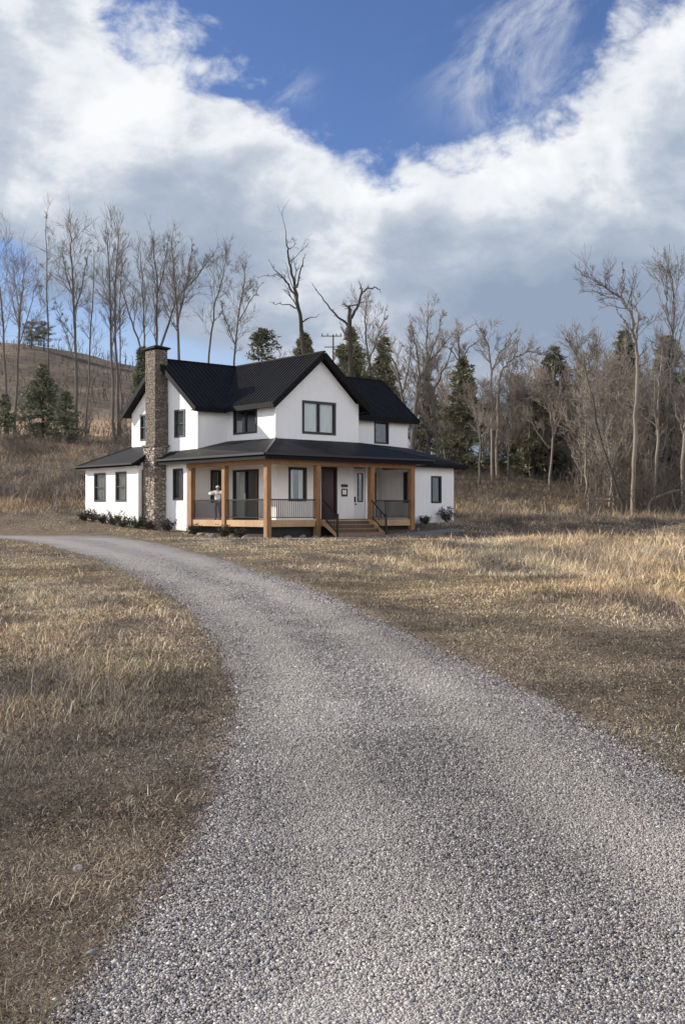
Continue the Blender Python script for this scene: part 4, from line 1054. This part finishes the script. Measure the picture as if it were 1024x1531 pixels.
conifer('green conifer above the right upper roof', 574, 505, 640, 92, 50, 10, mat='needles_tan', sparse=.8)
conifer('narrow green conifer between the wide bare tree and the rounded conifer', 640, 560, 690, 90, 40, 11, mat='needles_tan', sparse=.7)
conifer('rounded olive conifer beyond the single-storey right wing', 692, 535, 700, 84, 66, 12, rounded=False, mat='needles_tan')
conifer('small pointed conifer just right of the twin pale trees', 775, 563, 690, 84, 44, 13)
conifer('broad green conifer in the middle of the right treeline', 828, 519, 700, 82, 92, 14, mat='needles')
conifer('olive conifer leaning against the broad green one, on its left', 797, 590, 700, 80, 60, 15, mat='needles_tan')
conifer('tall dark conifer behind the tallest pale bare tree', 933, 496, 700, 78, 74, 16)
conifer('tall dark conifer near the right edge of the photo', 996, 500, 720, 76, 76, 17)
conifer('dark conifer low between the two tall right-hand ones', 968, 590, 730, 74, 52, 18)
conifer('olive conifer low between the broad green one and the tall dark one', 880, 585, 700, 84, 66, 19, mat='needles_tan')

# thicket: understorey stems and small trees, uncountable
def thicket(name, label, n, xr, yf, hh, seed, mats, sub=5, rr=(.014, .03), group=None, lean=.16):
    rng = random.Random(seed); paths = []; bys = {}
    for i in range(n):
        y = yf(rng); x = rng.uniform(*xr)*y
        if in_house(np.float64(x), np.float64(y), 1.0): continue
        if name == 'brush_thicket' and seed != 37 and x > 3 and y < 66+20*float(ss(.235, .16, x/y))-(5 if seed == 33 else 0)+2*math.sin(x*1.3): continue
        h = hh(x, y, rng)
        if h <= .15: continue
        gz = 0
        p0 = (x, y, None); ln = [rng.gauss(0, lean), rng.gauss(0, lean)]
        bend = rng.gauss(0, .18), rng.gauss(0, .18)
        r = rng.uniform(*rr)*(.6+h*.12)
        paths.append((x, y, h, ln, bend, r))
    xs_ = np.array([p[0] for p in paths]); ys_ = np.array([p[1] for p in paths]); zs_ = H(xs_, ys_)-.05
    out = []
    for (x, y, h, ln, bend, r), z0 in zip(paths, zs_):
        pts = []
        for k in range(4):
            t = k/3; pts.append((x+ln[0]*h*t+bend[0]*h*t*t, y+ln[1]*h*t+bend[1]*h*t*t, z0+h*t))
        out.append((pts, [r, r*.8, r*.5, r*.25]))
        for q in range(sub):
            t = rng.uniform(.15, .95); k = min(int(t*3), 2); f = t*3-k
            p = [pts[k][m]+(pts[k+1][m]-pts[k][m])*f for m in range(3)]
            a = rng.uniform(0, 6.283); L = h*rng.uniform(.15, .42); e = rng.uniform(.3, 1.2)
            d = (math.cos(a)*math.cos(e), math.sin(a)*math.cos(e), math.sin(e))
            q1 = [p[m]+d[m]*L*.5+rng.gauss(0, .03) for m in range(3)]; q2 = [q1[m]+d[m]*L*.5+(0, 0, .12*L)[m]+rng.gauss(0, .05) for m in range(3)]
            out.append(([tuple(p), tuple(q1), tuple(q2)], [r*.45, r*.35, r*.2]))
    o = tube_obj(name, out, M[mats], None, 3)
    return tag(o, label, 'thicket', group, 'stuff')
thicket('brush_thicket', 'grey tangle of bare underbrush along the treeline right of the house', 1700, (.065, .36), lambda r: r.uniform(66, 98),
        lambda x, y, r: (r.uniform(.8, 3.0) if r.random() < .82 else r.uniform(3, 7))*(.3+1.2*float(vnoise(x*.2, y*.2))), 31, 'twig_tan', 9)
thicket('brush_thicket', 'bare grey brush covering the slope left of the house', 1500, (-.36, -.15), lambda r: 62+34*r.random()**.8,
        lambda x, y, r: r.uniform(.3, 1.1)*(.4+1.2*float(vnoise(x*.25+7, y*.25))) *(1 if y < 82 else .7), 32, 'twig_grey', 6)
thicket('brush_thicket', 'dark scrub at the feet of the trees near the right edge', 800, (.25, .36), lambda r: r.uniform(60.5, 72),
        lambda x, y, r: r.uniform(.6, 1.6)*(.5+float(vnoise(x*.5, y*.5))*1.8), 33, 'scrub', 12, lean=.4)
thicket('brush_thicket', 'darker rounded clumps of brush dotted over the left slope', 1000, (-.36, -.15), lambda r: 63+31*r.random(),
        lambda x, y, r: r.uniform(.5, 1.7) if vnoise(x*.35+3, y*.35) > .56 else 0, 36, 'scrub', 14, lean=.45)
thicket('brush_thicket', 'brush behind the house seen over the lower right roof', 700, (-.16, .10), lambda r: r.uniform(78, 98),
        lambda x, y, r: r.uniform(1.5, 4.5), 34, 'twig_tan', 7)
thicket('brush_thicket', 'low brown scrub on the shaded bank behind the right wing', 1000, (.06, .27), lambda r: r.uniform(68, 84),
        lambda x, y, r: r.uniform(.2, .8)*(.4+1.3*float(vnoise(x*.5, y*.4))), 37, 'scrub', 12, lean=.4)
thicket('hill_scrub', 'scattered brown scrub on the distant hill', 1700, (-.40, -.08), lambda r: 98+165*r.random()**.7,
        lambda x, y, r: r.uniform(.6, 2.2)*(1.6 if vnoise(x*.05, y*.05) > .55 else .5), 35, 'bark_dark', 5, rr=(.05, .11))

# hazy wood of small bare trees behind the nearer ones
def woodland(name, label, spots, seed, mat, hr):
    rng = random.Random(seed); prot = []
    P = dict(lv=3, kids=(6, 5, 3), ang=(18, 46), up=.12, jit=.13, rmin=.0016, ratio=1.)
    for k in range(7):
        out = {}; n = 9; tr = [(0, 0, 0)]; x = y = 0
        for i in range(n): x += rng.gauss(0, .012); y += rng.gauss(0, .012); tr.append((x, y, (i+1)/n))
        rad = [.011*(1-.85*i/n) for i in range(n+1)]
        for q in range(20):
            t = rng.uniform(.12, 1)*n; i = min(int(t), n-1); f = t-i
            p = tuple(tr[i][m]*(1-f)+tr[i+1][m]*f for m in range(3)); d = nrm([tr[i+1][m]-tr[i][m] for m in range(3)])
            branch(out, p, perp_dir(d, R(rng.uniform(22, 62)), rng), .46*rng.uniform(.35, 1)*(1.1-.65*t/n), .004, 1, P, rng)
        paths = [p for g_ in out.values() for p in g_]+[(tr, rad)]
        prot.append(tubes(paths, 3))
    Vs = []; Fs = []; base = 0
    for (x, y) in spots(rng):
        V, F = prot[rng.randrange(7)]; h = rng.uniform(*hr); a = rng.uniform(0, 6.283); c, s_ = math.cos(a), math.sin(a)
        W = np.stack([(V[:,0]*c-V[:,1]*s_)*h+x+V[:,2]*h*rng.gauss(0, .10), (V[:,0]*s_+V[:,1]*c)*h+y, V[:,2]*h*1.+float(H(x, y))-.1], -1)
        Vs.append(W); Fs.append(F+base); base += len(V)
    V = np.concatenate(Vs); F = np.concatenate(Fs)
    o = np_mesh(name, V, F.ravel(), np.full(len(F), 4), M[mat], smooth=True); return tag(o, label, 'woodland', None, 'stuff')
def sp1(rng):
    out = []
    for i in range(100):
        y = rng.uniform(88, 116); out.append((y*rng.uniform(.075, .37), y))
    for i in range(60):
        y = rng.uniform(66, 80); out.append((y*rng.uniform(.215, .36), y))
    for i in range(14):
        y = rng.uniform(77, 84); out.append((y*rng.uniform(.075, .24), y))
    for i in range(26):
        y = rng.uniform(92, 112); out.append((y*rng.uniform(-.10, .08), y))
    return out
woodland('woodland', 'hazy tan band of small bare trees along the skyline right of the house', sp1, 51, 'twig_tan', (3.5, 9.0))
def sp2(rng):
    return [(y*rng.uniform(-.36, -.16), y) for y in [rng.uniform(96, 135) for _ in range(14)]]
woodland('woodland', 'low grey scrub trees at the foot of the hill on the left', sp2, 52, 'twig_grey', (2.2, 5.5))

# ------------------------------------------------------------------ small things
def leafy(name, label, cat, a, b, w, h, seed, mat='shrub', group=None, world=None):
    rng = np.random.RandomState(seed)
    x, y = house_pt(a, b) if world is None else world; gz = float(H(x, y))-.03
    root = empty(name, (x, y, gz)); tag(root, label, cat, group)
    n = 26; st = []; Vs = []
    for i in range(n):
        an = rng.uniform(0, 6.283); rr = w*rng.uniform(.2, .55); hh = h*rng.uniform(.55, 1.05)
        e = np.array([math.cos(an)*rr, math.sin(an)*rr, hh]); m = e*.5+rng.normal(0, .03, 3)
        st.append(([(0, 0, 0), tuple(m), tuple(e)], [.012, .009, .004]))
        k = 26; t = rng.uniform(.3, 1.05, k); c = e[None]*t[:, None]+rng.normal(0, .05, (k, 3))
        d = rng.normal(0, 1, (k, 3)); d[:, 2] += .6; d /= np.linalg.norm(d, axis=1, keepdims=True)
        s2 = np.cross(d, rng.normal(0, 1, (k, 3))); s2 /= np.linalg.norm(s2, axis=1, keepdims=True)
        ln = rng.uniform(.05, .11, k)[:, None]
        Vs.append(np.stack([c-s2*ln*.3, c+s2*ln*.3, c+d*ln], 1))
    V = np.concatenate(Vs).reshape(-1, 3)
    tube_obj('stem', st, M['bark_dark'], root, 3)
    np_mesh('foliage', V, np.arange(len(V)), np.full(len(V)//3, 3), M[mat], root)
    return root
sh_def = [(-1.35, 14.2, .55, .35, 'smallest low shrub at the far left corner of the left wing'), (-1.4, 13.2, .7, .6, 'round dark shrub under the left window of the left wing'), (-1.45, 12.1, .5, .42, 'low shrub between the two windows of the left wing'),
  (-1.4, 11.0, .8, .62, 'bushy shrub under the right window of the left wing'), (-1.5, 10.0, .8, .5, 'brown shrub at the right corner of the left wing'), (-1.3, 9.0, .8, .55, 'reddish brown shrub at the foot of the chimney'), (-1.1, 8.0, .6, .38, 'low shrub right of the chimney foot'),
  (-.75, 6.9, .55, .5, 'dark shrub under the narrow shaded window by the chimney'), (-.6, 4.9, .5, .42, 'dark green shrub under the first porch bay'), (-.65, 2.4, .55, .45, 'dark green shrub under the second porch bay'), (-.6, 1.2, .5, .38, 'small dark shrub nearest the corner porch post'),
  (12.9, 1.45, .9, .75, 'spiky dark shrub under the window of the right wing'), (11.3, 1.5, .5, .35, 'small dark shrub beside the last porch post')]
for i, (a, b, w, h, lab) in enumerate(sh_def): leafy('shrub', lab, 'shrub', a, b, w*1.3, h*1.15, 60+i, group='shrubs along the foot of the house')
def rock(label, x, y, s, seed, group):
    rng = np.random.RandomState(seed)
    bm_v = IV.copy(); F = [tuple(f) for f in IF]
    # one subdivision for a rounder boulder
    cache = {}; V = [tuple(v) for v in bm_v]; F2 = []
    def mid(i, j):
        k = (min(i, j), max(i, j))
        if k not in cache:
            m = np.array(V[i])+np.array(V[j]); m /= np.linalg.norm(m); cache[k] = len(V); V.append(tuple(m))
        return cache[k]
    for (i, j, k) in F:
        p, q, r = mid(i, j), mid(j, k), mid(k, i); F2 += [(i, p, r), (p, j, q), (r, q, k), (p, q, r)]
    V = np.array(V)*rng.uniform(.82, 1.15, (len(V), 1))*np.array([[1.2, .9, .65]])*s
    V[:, 2] += s*.35
    me = bpy.data.meshes.new('rock'); me.from_pydata([tuple(v) for v in V], [], F2); me.materials.append(M['rock']); me.polygons.foreach_set('use_smooth', [False]*len(F2))
    o = bpy.data.objects.new('rock', me); link(o); o.location = (x, y, float(H(x, y))-s*.25); o.rotation_euler = (0, 0, rng.uniform(0, 6)); tag(o, label, 'rock', group)
rk = [(-.55, 5.6, .16, 'pale rock beside the leftmost porch post'), (-.7, 5.25, .12, 'small rock left of the first porch bay shrub'), (-.65, 4.3, .17, 'rounded rock in the middle of the first porch bay'), (-.6, 3.75, .15, 'pale rock just left of the second porch post'), (-.7, 3.2, .18, 'largest pale rock in front of the second porch post'),
      (-.6, 1.8, .15, 'grey rock between the two shrubs of the second bay'), (-.7, .6, .17, 'grey rock left of the corner porch post'), (.6, -.7, .15, 'shaded rock right of the corner porch post'), (1.5, -.6, .17, 'shaded rock under the front railing'), (2.2, -.65, .13, 'shaded rock left of the steps')]
for i, (a, b, s, lab) in enumerate(rk):
    x, y = house_pt(a, b); rock(lab, x, y, s, 200+i, 'rocks along the porch edge')
x, y = ray_ground(118, 1303); rock('fist sized grey rock in the dead grass at the lower left', x, y, .028, 230, 'rocks beside the driveway')
x, y = ray_ground(138, 1428); rock('pale rock at the driveway edge near the bottom left', x, y, .016, 231, 'rocks beside the driveway')
# utility pole
Yp = 100.; bx, _, tz = at(498, 500, Yp); gz = float(H(bx, Yp))-.2
up_ = empty('utility_pole', (bx, Yp, gz)); tag(up_, 'dark wooden utility pole with crossarms behind the gable roof', 'utility pole')
hh = tz-gz
tube_obj('pole', [([(0, 0, 0), (0, 0, hh*.5), (0, 0, hh)], [.12, .10, .08])], M['oldwood'], up_, 8)
MB().box(-1.1, .8, -.2, -.12, hh-.22, hh-.14).build('crossarm', M['oldwood'], up_); MB().box(-.8, 1.1, -.2, -.12, hh-1.22, hh-1.14).build('crossarm', M['oldwood'], up_)
ins = MB()
for k in (-1.0, -.5, .3, .7): ins.box(k-.05, k+.05, -.18, -.09, hh-.12, hh+.06)
ins.build('insulator', M['rock'], up_)
# low rail fence on the right
Yf = 63.; xl = at(880, 750, Yf)[0]; xr = at(926, 750, Yf)[0]; gz = float(H(xl, Yf))
fe = empty('rail_fence', (xl, Yf, gz)); tag(fe, 'low weathered wooden rail fence left of the leaning dead tree', 'fence')
W_ = xr-xl; zr_ = 1.15
MB().beam((-.1, 0, zr_), (W_+.1, .3, zr_-.08), .08, .14).build('rail', M['oldwood'], fe)
MB().beam((-.1, 0, zr_-.25), (W_+.1, .3, zr_-.33), .07, .10).build('rail', M['oldwood'], fe)
for k in (.02, .3, W_-.1): MB().beam((k, .12, -.3), (k+.03, .12, zr_+.05), .12, .12).build('fence_post', M['oldwood'], fe)
# fallen pale trunk on the right
p = [at(973, 748, 62), at(990, 740, 62), at(1003, 735, 62), at(1030, 731, 62.5)]
c0 = p[0]; gz = float(H(c0[0], 62))
log = tube_obj('fallen_trunk', [([(q[0]-c0[0], q[1]-c0[1], q[2]-gz) for q in p], [.09, .08, .07, .06]), ([(p[2][0]-c0[0], 0, p[2][2]-gz), (p[2][0]-c0[0]+.3, -.1, 0)], [.05, .04]), ([(0, 0, p[0][2]-gz), (-.35, 0, 0)], [.09, .08])], M['bark_pale'], None, 7)
log.location = (c0[0], c0[1], gz); tag(log, 'pale fallen trunk propped in the dark scrub by the right edge', 'fallen trunk')

# ------------------------------------------------------------------ person on the porch
def person():
    a, b = .62, 4.72
    x, y = house_pt(a, b)
    mats = {'skin': simple('skin', (.42, .26, .19), .55, .08), 'shirt': simple('white_shirt', (.80, .80, .80), .8, .06, 9), 'jeans': simple('grey_trousers', (.12, .13, .16), .85, .2, 20), 'cap': simple('white_cap', (.78, .78, .77), .7, .05), 'hair': simple('dark_hair', (.03, .022, .018), .6, .2), 'shoe': simple('dark_shoe', (.05, .045, .04), .6, .2)}
    root_pt = (x, y, DZ)
    sc = 1.62/1.70
    # local axes: facing -Y (towards the driveway), height 1.70 before scaling
    nodes = {}; edges = []; rad = {}
    def N(k, p, r): nodes[k] = p; rad[k] = r
    N('pelvis', (0, 0, .92), (.135, .10)); N('waist', (0, -.005, 1.06), (.12, .09)); N('chest', (0, 0, 1.25), (.145, .10)); N('upper', (0, .005, 1.38), (.12, .085)); N('neck', (0, .0, 1.46), (.05, .052)); N('jaw', (0, -.015, 1.53), (.062, .072)); N('head', (0, -.005, 1.60), (.076, .092)); N('crown', (0, .005, 1.655), (.055, .065))
    ch_ = [('pelvis','waist'),('waist','chest'),('chest','upper'),('upper','neck'),('neck','jaw'),('jaw','head'),('head','crown')]
    N('nose', (0, -.105, 1.575), (.012, .012)); ch_.append(('head', 'nose'))
    for s, t in ((-1, 'l'), (1, 'r')):
        N('sh'+t, (s*.165, .0, 1.385), (.058, .055)); N('el'+t, (s*.42, -.10, 1.31), (.042, .042)); N('wr'+t, (s*.20, -.27, 1.27), (.027, .024)); N('pa'+t, (s*.125, -.30, 1.275), (.034, .018))
        ch_ += [('upper','sh'+t),('sh'+t,'el'+t),('el'+t,'wr'+t),('wr'+t,'pa'+t)]
        for fi, (dz_, ln) in enumerate(((.028, .030), (.010, .036), (-.009, .034), (-.027, .026))):
            k1, k2, k3 = 'f%d1%s' % (fi, t), 'f%d2%s' % (fi, t), 'f%d3%s' % (fi, t)
            N(k1, (s*.085, -.312, 1.275+dz_), (.009, .009)); N(k2, (s*(.085-ln*.8), -.318+.01, 1.275+dz_), (.0085, .0085)); N(k3, (s*(.085-ln), -.318+.035, 1.275+dz_-.004), (.007, .007))
            ch_ += [('pa'+t, k1), (k1, k2), (k2, k3)]
        N('th1'+t, (s*.125, -.29, 1.315), (.011, .011)); N('th2'+t, (s*.10, -.30, 1.335), (.009, .009)); ch_ += [('pa'+t, 'th1'+t), ('th1'+t, 'th2'+t)]
        N('hip'+t, (s*.09, 0, .88), (.09, .09)); N('kn'+t, (s*.10, -.02+.02*s, .49), (.055, .058)); N('an'+t, (s*.11, .02, .09), (.036, .04)); N('ft'+t, (s*.12, -.12, .035), (.038, .03))
        ch_ += [('pelvis','hip'+t),('hip'+t,'kn'+t),('kn'+t,'an'+t),('an'+t,'ft'+t)]
    def skin(name, keys, scale, mat, parent, mod=None, rootk=None):
        ks = [k for k in nodes if k in keys]; idx = {k: i for i, k in enumerate(ks)}
        es = [(idx[p], idx[q]) for p, q in ch_ if p in idx and q in idx]
        me = bpy.data.meshes.new(name)
        pos = [tuple(c*sc for c in (mod or {}).get(k, nodes[k])) for k in ks]
        me.from_pydata(pos, es, []); me.materials.append(mat)
        o = bpy.data.objects.new(name, me); link(o, parent)
        m = o.modifiers.new('skin', 'SKIN'); m.use_smooth_shade = True
        sv = me.skin_vertices[0].data
        for k in ks:
            r = rad[k]; q = scale(k) if callable(scale) else scale; sv[idx[k]].radius = ((r[0]+q)*sc, (r[1]+q)*sc)
        sv[idx[rootk or ks[0]]].use_root = True
        u = o.modifiers.new('sub', 'SUBSURF'); u.levels = 1; u.render_levels = 2
        return o
    body = skin('person', set(nodes), 0., mats['skin'], None, rootk='pelvis')
    body.location = root_pt; body.rotation_euler = (0, 0, R(-12))
    tag(body, 'person in a white top and white cap standing behind the porch railing, elbows out', 'person')
    skin('shirt', {'pelvis','waist','chest','upper','shl','shr','ell','elr','wrl','wrr'}, .032, mats['shirt'], body, {'wrl': (-.24, -.24, 1.275), 'wrr': (.24, -.24, 1.275)}, 'chest')
    skin('trousers', {'pelvis','hipl','hipr','knl','knr','anl','anr'}, .014, mats['jeans'], body, None, 'pelvis')
    # cap, hair, face details, shoes
    def ell(name, c, r, mat, zmin=None, n=14, m_=10):
        mb = MB(); vs = []; fs = []
        for i in range(m_+1):
            ph = math.pi*i/m_ if zmin is None else (math.pi*zmin)*i/m_
            for j in range(n):
                th = 2*math.pi*j/n; vs.append(((c[0]+r[0]*math.sin(ph)*math.cos(th))*sc, (c[1]+r[1]*math.sin(ph)*math.sin(th))*sc, (c[2]+r[2]*math.cos(ph))*sc))
        for i in range(m_):
            for j in range(n): fs.append((i*n+j, (i+1)*n+j, (i+1)*n+(j+1)%n, i*n+(j+1)%n))
        mb.add(vs, fs); return mb.build(name, mat, body, True)
    cap = ell('cap', (0, .0, 1.625), (.094, .112, .085), mats['cap'], .52)
    br = MB(); vs = []; n = 12
    for w_, zz in ((0, 1.632), (1, 1.618)):
        for i in range(n+1):
            t = math.pi*(i/n); rr = (.09, .10) if w_ == 0 else (.095, .19)
            vs.append((math.cos(t)*rr[0]*sc, -math.sin(t)*rr[1]*sc, (zz)*sc))
    vs += [(v_[0], v_[1], v_[2]-.008) for v_ in vs]
    k_ = n+1; fs = []
    for i in range(n):
        fs += [(i, i+1, k_+i+1, k_+i), (2*k_+i, 3*k_+i, 3*k_+i+1, 2*k_+i+1), (k_+i, k_+i+1, 3*k_+i+1, 3*k_+i)]
    br.add(vs, fs).build('brim', mats['cap'], cap)
    ell('hair', (0, .03, 1.585), (.088, .088, .075), mats['hair'])
    for s in (-1, 1):
        ell('eye', (s*.03, -.088, 1.59), (.012, .010, .009), mats['hair'], n=8, m_=6)
        ell('ear', (s*.082, .0, 1.575), (.012, .024, .032), mats['skin'], n=8, m_=6)
        ell('shoe', (s*.12, -.06, .035), (.05, .13, .045), mats['shoe'])
    ell('mouth', (0, -.085, 1.535), (.024, .008, .007), simple('lips', (.30, .12, .10), .5, .1), n=8, m_=6)
person()

# ------------------------------------------------------------------ camera, light, sky
cam = bpy.data.cameras.new('camera'); co = bpy.data.objects.new('camera', cam); link(co)
co.location = (0, 0, CAMZ); co.rotation_euler = (math.pi/2, 0, 0)
cam.sensor_fit = 'VERTICAL'; cam.sensor_height = 36; cam.lens = FPX/1531*36; cam.clip_end = 8000; cam.clip_start = .05
scene.camera = co
SUN_EL, SUN_AZ = 25., -76.   # azimuth from +Y towards +X
sl = bpy.data.lights.new('sun', 'SUN'); sl.energy = 4.2; sl.angle = R(.5); sl.color = (1., .92, .80)
so_ = bpy.data.objects.new('sun', sl); link(so_)
d = Vector((math.sin(R(SUN_AZ))*math.cos(R(SUN_EL)), math.cos(R(SUN_AZ))*math.cos(R(SUN_EL)), math.sin(R(SUN_EL))))
so_.rotation_euler = (-d).to_track_quat('-Z', 'Y').to_euler()
world = bpy.data.worlds.new('World'); scene.world = world; world.use_nodes = True
nt = world.node_tree; nb = NB(nt); bg = nt.nodes['Background']
SKY_S = .10
bg.inputs['Strength'].default_value = SKY_S
sky = nb.n('ShaderNodeTexSky', sky_type='NISHITA'); sky.sun_disc = False; sky.sun_elevation = R(SUN_EL); sky.sun_rotation = R(SUN_AZ)
sky.air_density = 1.0; sky.dust_density = .3; sky.ozone_density = 3.0
dirv = nb.n('ShaderNodeTexCoord').outputs['Generated']
sp = nb.n('ShaderNodeSeparateXYZ', ins={'Vector': dirv})
xn, yn, zn = sp.outputs
U = nb.math('ARCTAN2', xn, yn)
hyp = nb.math('SQRT', nb.math('ADD', nb.math('MULTIPLY', xn, xn), nb.math('MULTIPLY', yn, yn)))
Vv = nb.math('ARCTAN2', zn, hyp)
def pxuv(px, py):
    u = math.atan((px-CX)/FPX); v = math.atan((CY-py)/FPX*math.cos(u)); return u, v
bound = [(-500, -330), (60, -200), (165, -30), (230, 14), (300, 48), (350, 88), (400, 135), (440, 190), (470, 222), (515, 243), (545, 250), (580, 243), (640, 226), (700, 203), (760, 182), (815, 176), (840, 150), (870, 105), (905, 70), (960, 20), (1024, -40), (1500, -330)]
fc = nb.n('ShaderNodeFloatCurve'); cv = fc.mapping.curves[0]
pts = [((pxuv(px, 0)[0]+.7)/1.4, math.atan((CY-py)/FPX*math.cos(pxuv(px, 0)[0]))/.8) for px, py in bound]
cv.points[0].location = (0, min(1, pts[0][1])); cv.points[1].location = (1, min(1, pts[-1][1]))
for p in pts: cv.points.new(max(0, min(1, p[0])), max(0, min(1, p[1])))
fc.mapping.update()
nt.links.new(nb.mr(U, -.7, .7), fc.inputs['Value'])
VB_ = nb.math('MULTIPLY', fc.outputs[0], .8)
mp = nb.n('ShaderNodeMapping'); mp.inputs['Scale'].default_value = (1, 1, 1.5); nt.links.new(dirv, mp.inputs[0]); sv = mp.outputs[0]
nbig = nb.noise(5.5, 3, .5, sv, .4); nfine = nb.noise(17, 9, .62, sv, .5); nsm = nb.noise(45, 6, .65, sv, .6)
bill = nb.math('ADD', nb.math('MULTIPLY', nb.math('SUBTRACT', nfine, .5), .060), nb.math('MULTIPLY', nb.math('SUBTRACT', nsm, .5), .026))
bn = nb.math('ABSOLUTE', nb.math('SUBTRACT', nb.noise(15, 5, .55, sv, .15), .5))
bill = nb.math('ADD', bill, nb.math('MULTIPLY', nb.math('SUBTRACT', bn, .09), .13))
dep = nb.math('ADD', nb.math('SUBTRACT', VB_, Vv), bill)       # >0 inside the cloud
def blob(px, py, rx, ry):
    u0, v0 = pxuv(px, py); a = rx/FPX; b = ry/FPX
    du = nb.math('DIVIDE', nb.math('SUBTRACT', U, u0), a); dv = nb.math('DIVIDE', nb.math('SUBTRACT', Vv, v0), b)
    s = nb.math('ADD', nb.math('MULTIPLY', du, du), nb.math('MULTIPLY', dv, dv))
    return nb.math('EXPONENT', nb.math('MULTIPLY', s, -1.))
def total(lst):
    acc = None
    for w, bl_ in lst:
        t = nb.math('MULTIPLY', bl_, w); acc = t if acc is None else nb.math('ADD', acc, t)
    return acc
holes = total([(.030, blob(125, 40, 60, 26)), (.04, blob(180, 95, 45, 20)), (.045, blob(330, 135, 60, 18)), (.055, blob(1012, 225, 40, 44)), (.085, blob(5, 385, 60, 45)), (.105, blob(90, 500, 190, 75)), (.075, blob(290, 545, 140, 40)), (.11, blob(655, 640, 70, 70)), (.03, blob(930, 430, 60, 45)), (.05, blob(760, 590, 90, 40))])
dm = nb.math('MINIMUM', dep, .075)
dm = nb.math('SUBTRACT', dm, holes)
dm = nb.math('ADD', dm, nb.math('MULTIPLY', nb.math('SUBTRACT', nfine, .5), .05))
mask = nb.mr(dm, -.016, .030, 0, 1, True)
# thin wisps in the blue on the right
wv = nb.n('ShaderNodeMapping'); wv.inputs['Scale'].default_value = (1, 1, 1); wv.inputs['Rotation'].default_value = (0, R(40), 0); nt.links.new(dirv, wv.inputs[0])
wv2 = nb.n('ShaderNodeMapping'); wv2.inputs['Scale'].default_value = (5, 5, 9); nt.links.new(wv.outputs[0], wv2.inputs[0])
wn = nb.noise(2.0, 10, .68, wv2.outputs[0], .35)
wreg = total([(.8, blob(850, 70, 120, 90)), (.8, blob(735, 155, 28, 26)), (.45, blob(760, 110, 90, 60)), (.6, blob(420, 130, 40, 26)), (.7, blob(940, 130, 100, 90))])
wisp = nb.math('MULTIPLY', nb.mr(wn, .40, .72, 0, 1, True), nb.math('MINIMUM', wreg, .55))
mask = nb.math('MAXIMUM', mask, wisp)
# cloud shading: sunlit crests, grey-blue bellies
shade = nb.math('ADD', dep, nb.math('MULTIPLY', nb.math('SUBTRACT', nbig, .5), .22))
shade = nb.math('ADD', shade, nb.math('MULTIPLY', nb.math('SUBTRACT', nfine, .5), .10))
br_ = total([(.20, blob(50, 320, 110, 60)), (.07, blob(110, 190, 120, 80)), (.10, blob(60, 90, 160, 70)), (.09, blob(230, 170, 90, 60)), (.10, blob(850, 250, 140, 60)), (.10, blob(560, 290, 110, 30)), (-.05, blob(240, 270, 70, 50)), (-.20, blob(780, 450, 200, 75)), (-.06, blob(620, 360, 150, 60)), (-.07, blob(330, 400, 150, 70)), (.05, blob(470, 440, 200, 90)), (.16, blob(220, 560, 120, 40)), (.06, blob(980, 330, 90, 50)), (-.08, blob(950, 470, 120, 80)), (-.03, blob(960, 600, 160, 90))])
off = nb.n('ShaderNodeVectorMath', operation='ADD', ins={0: sv, 1: (-.022, 0, .028)}).outputs[0]
def nn(vec): return nb.noise(9, 6, .58, vec, .3)
relief = nb.math('SUBTRACT', nn(off), nn(sv))
shade = nb.math('ADD', shade, nb.math('MULTIPLY', relief, .42))
shade = nb.math('SUBTRACT', shade, br_)
ccol = nb.ramp(nb.mr(shade, -.06, .32), [(0, (.92, .93, .95)), (.22, (.78, .81, .85)), (.38, (.57, .62, .70)), (.60, (.42, .485, .59)), (1, (.29, .36, .48))])
K = 1/SKY_S
ccol = nb.mix(1., ccol, (K*.68, K*.68, K*.68), 'MULTIPLY')
backf = nb.mr(yn, .15, -.5, 1., 1.9, True)  # unseen clouds behind the viewer, brightened to throw light on the front walls
ccol = nb.n('ShaderNodeVectorMath', operation='SCALE', ins={0: ccol, 'Scale': backf}).outputs[0]
ccol = nb.mix(nb.mr(yn, .15, -.4, 0, 1, True), ccol, (K*1.10, K*1.10, K*1.12))
# clear sky, deepened slightly as through a clean winter air
skyc = nb.mix(1., sky.outputs[0], (.60, .64, .84), 'MULTIPLY')
skyc = nb.mix(nb.mr(Vv, .30, .05, 0, .62, True), skyc, (4.2, 5.2, 6.4))
final = nb.mix(mask, skyc, ccol)
nt.links.new(final, bg.inputs['Color'])
vs = scene.view_settings; vs.view_transform = 'Standard'; vs.look = 'None'; vs.exposure = .62; vs.gamma = 1; vs.use_curve_mapping = False
scene.cycles.max_bounces = 6; scene.cycles.transparent_max_bounces = 8
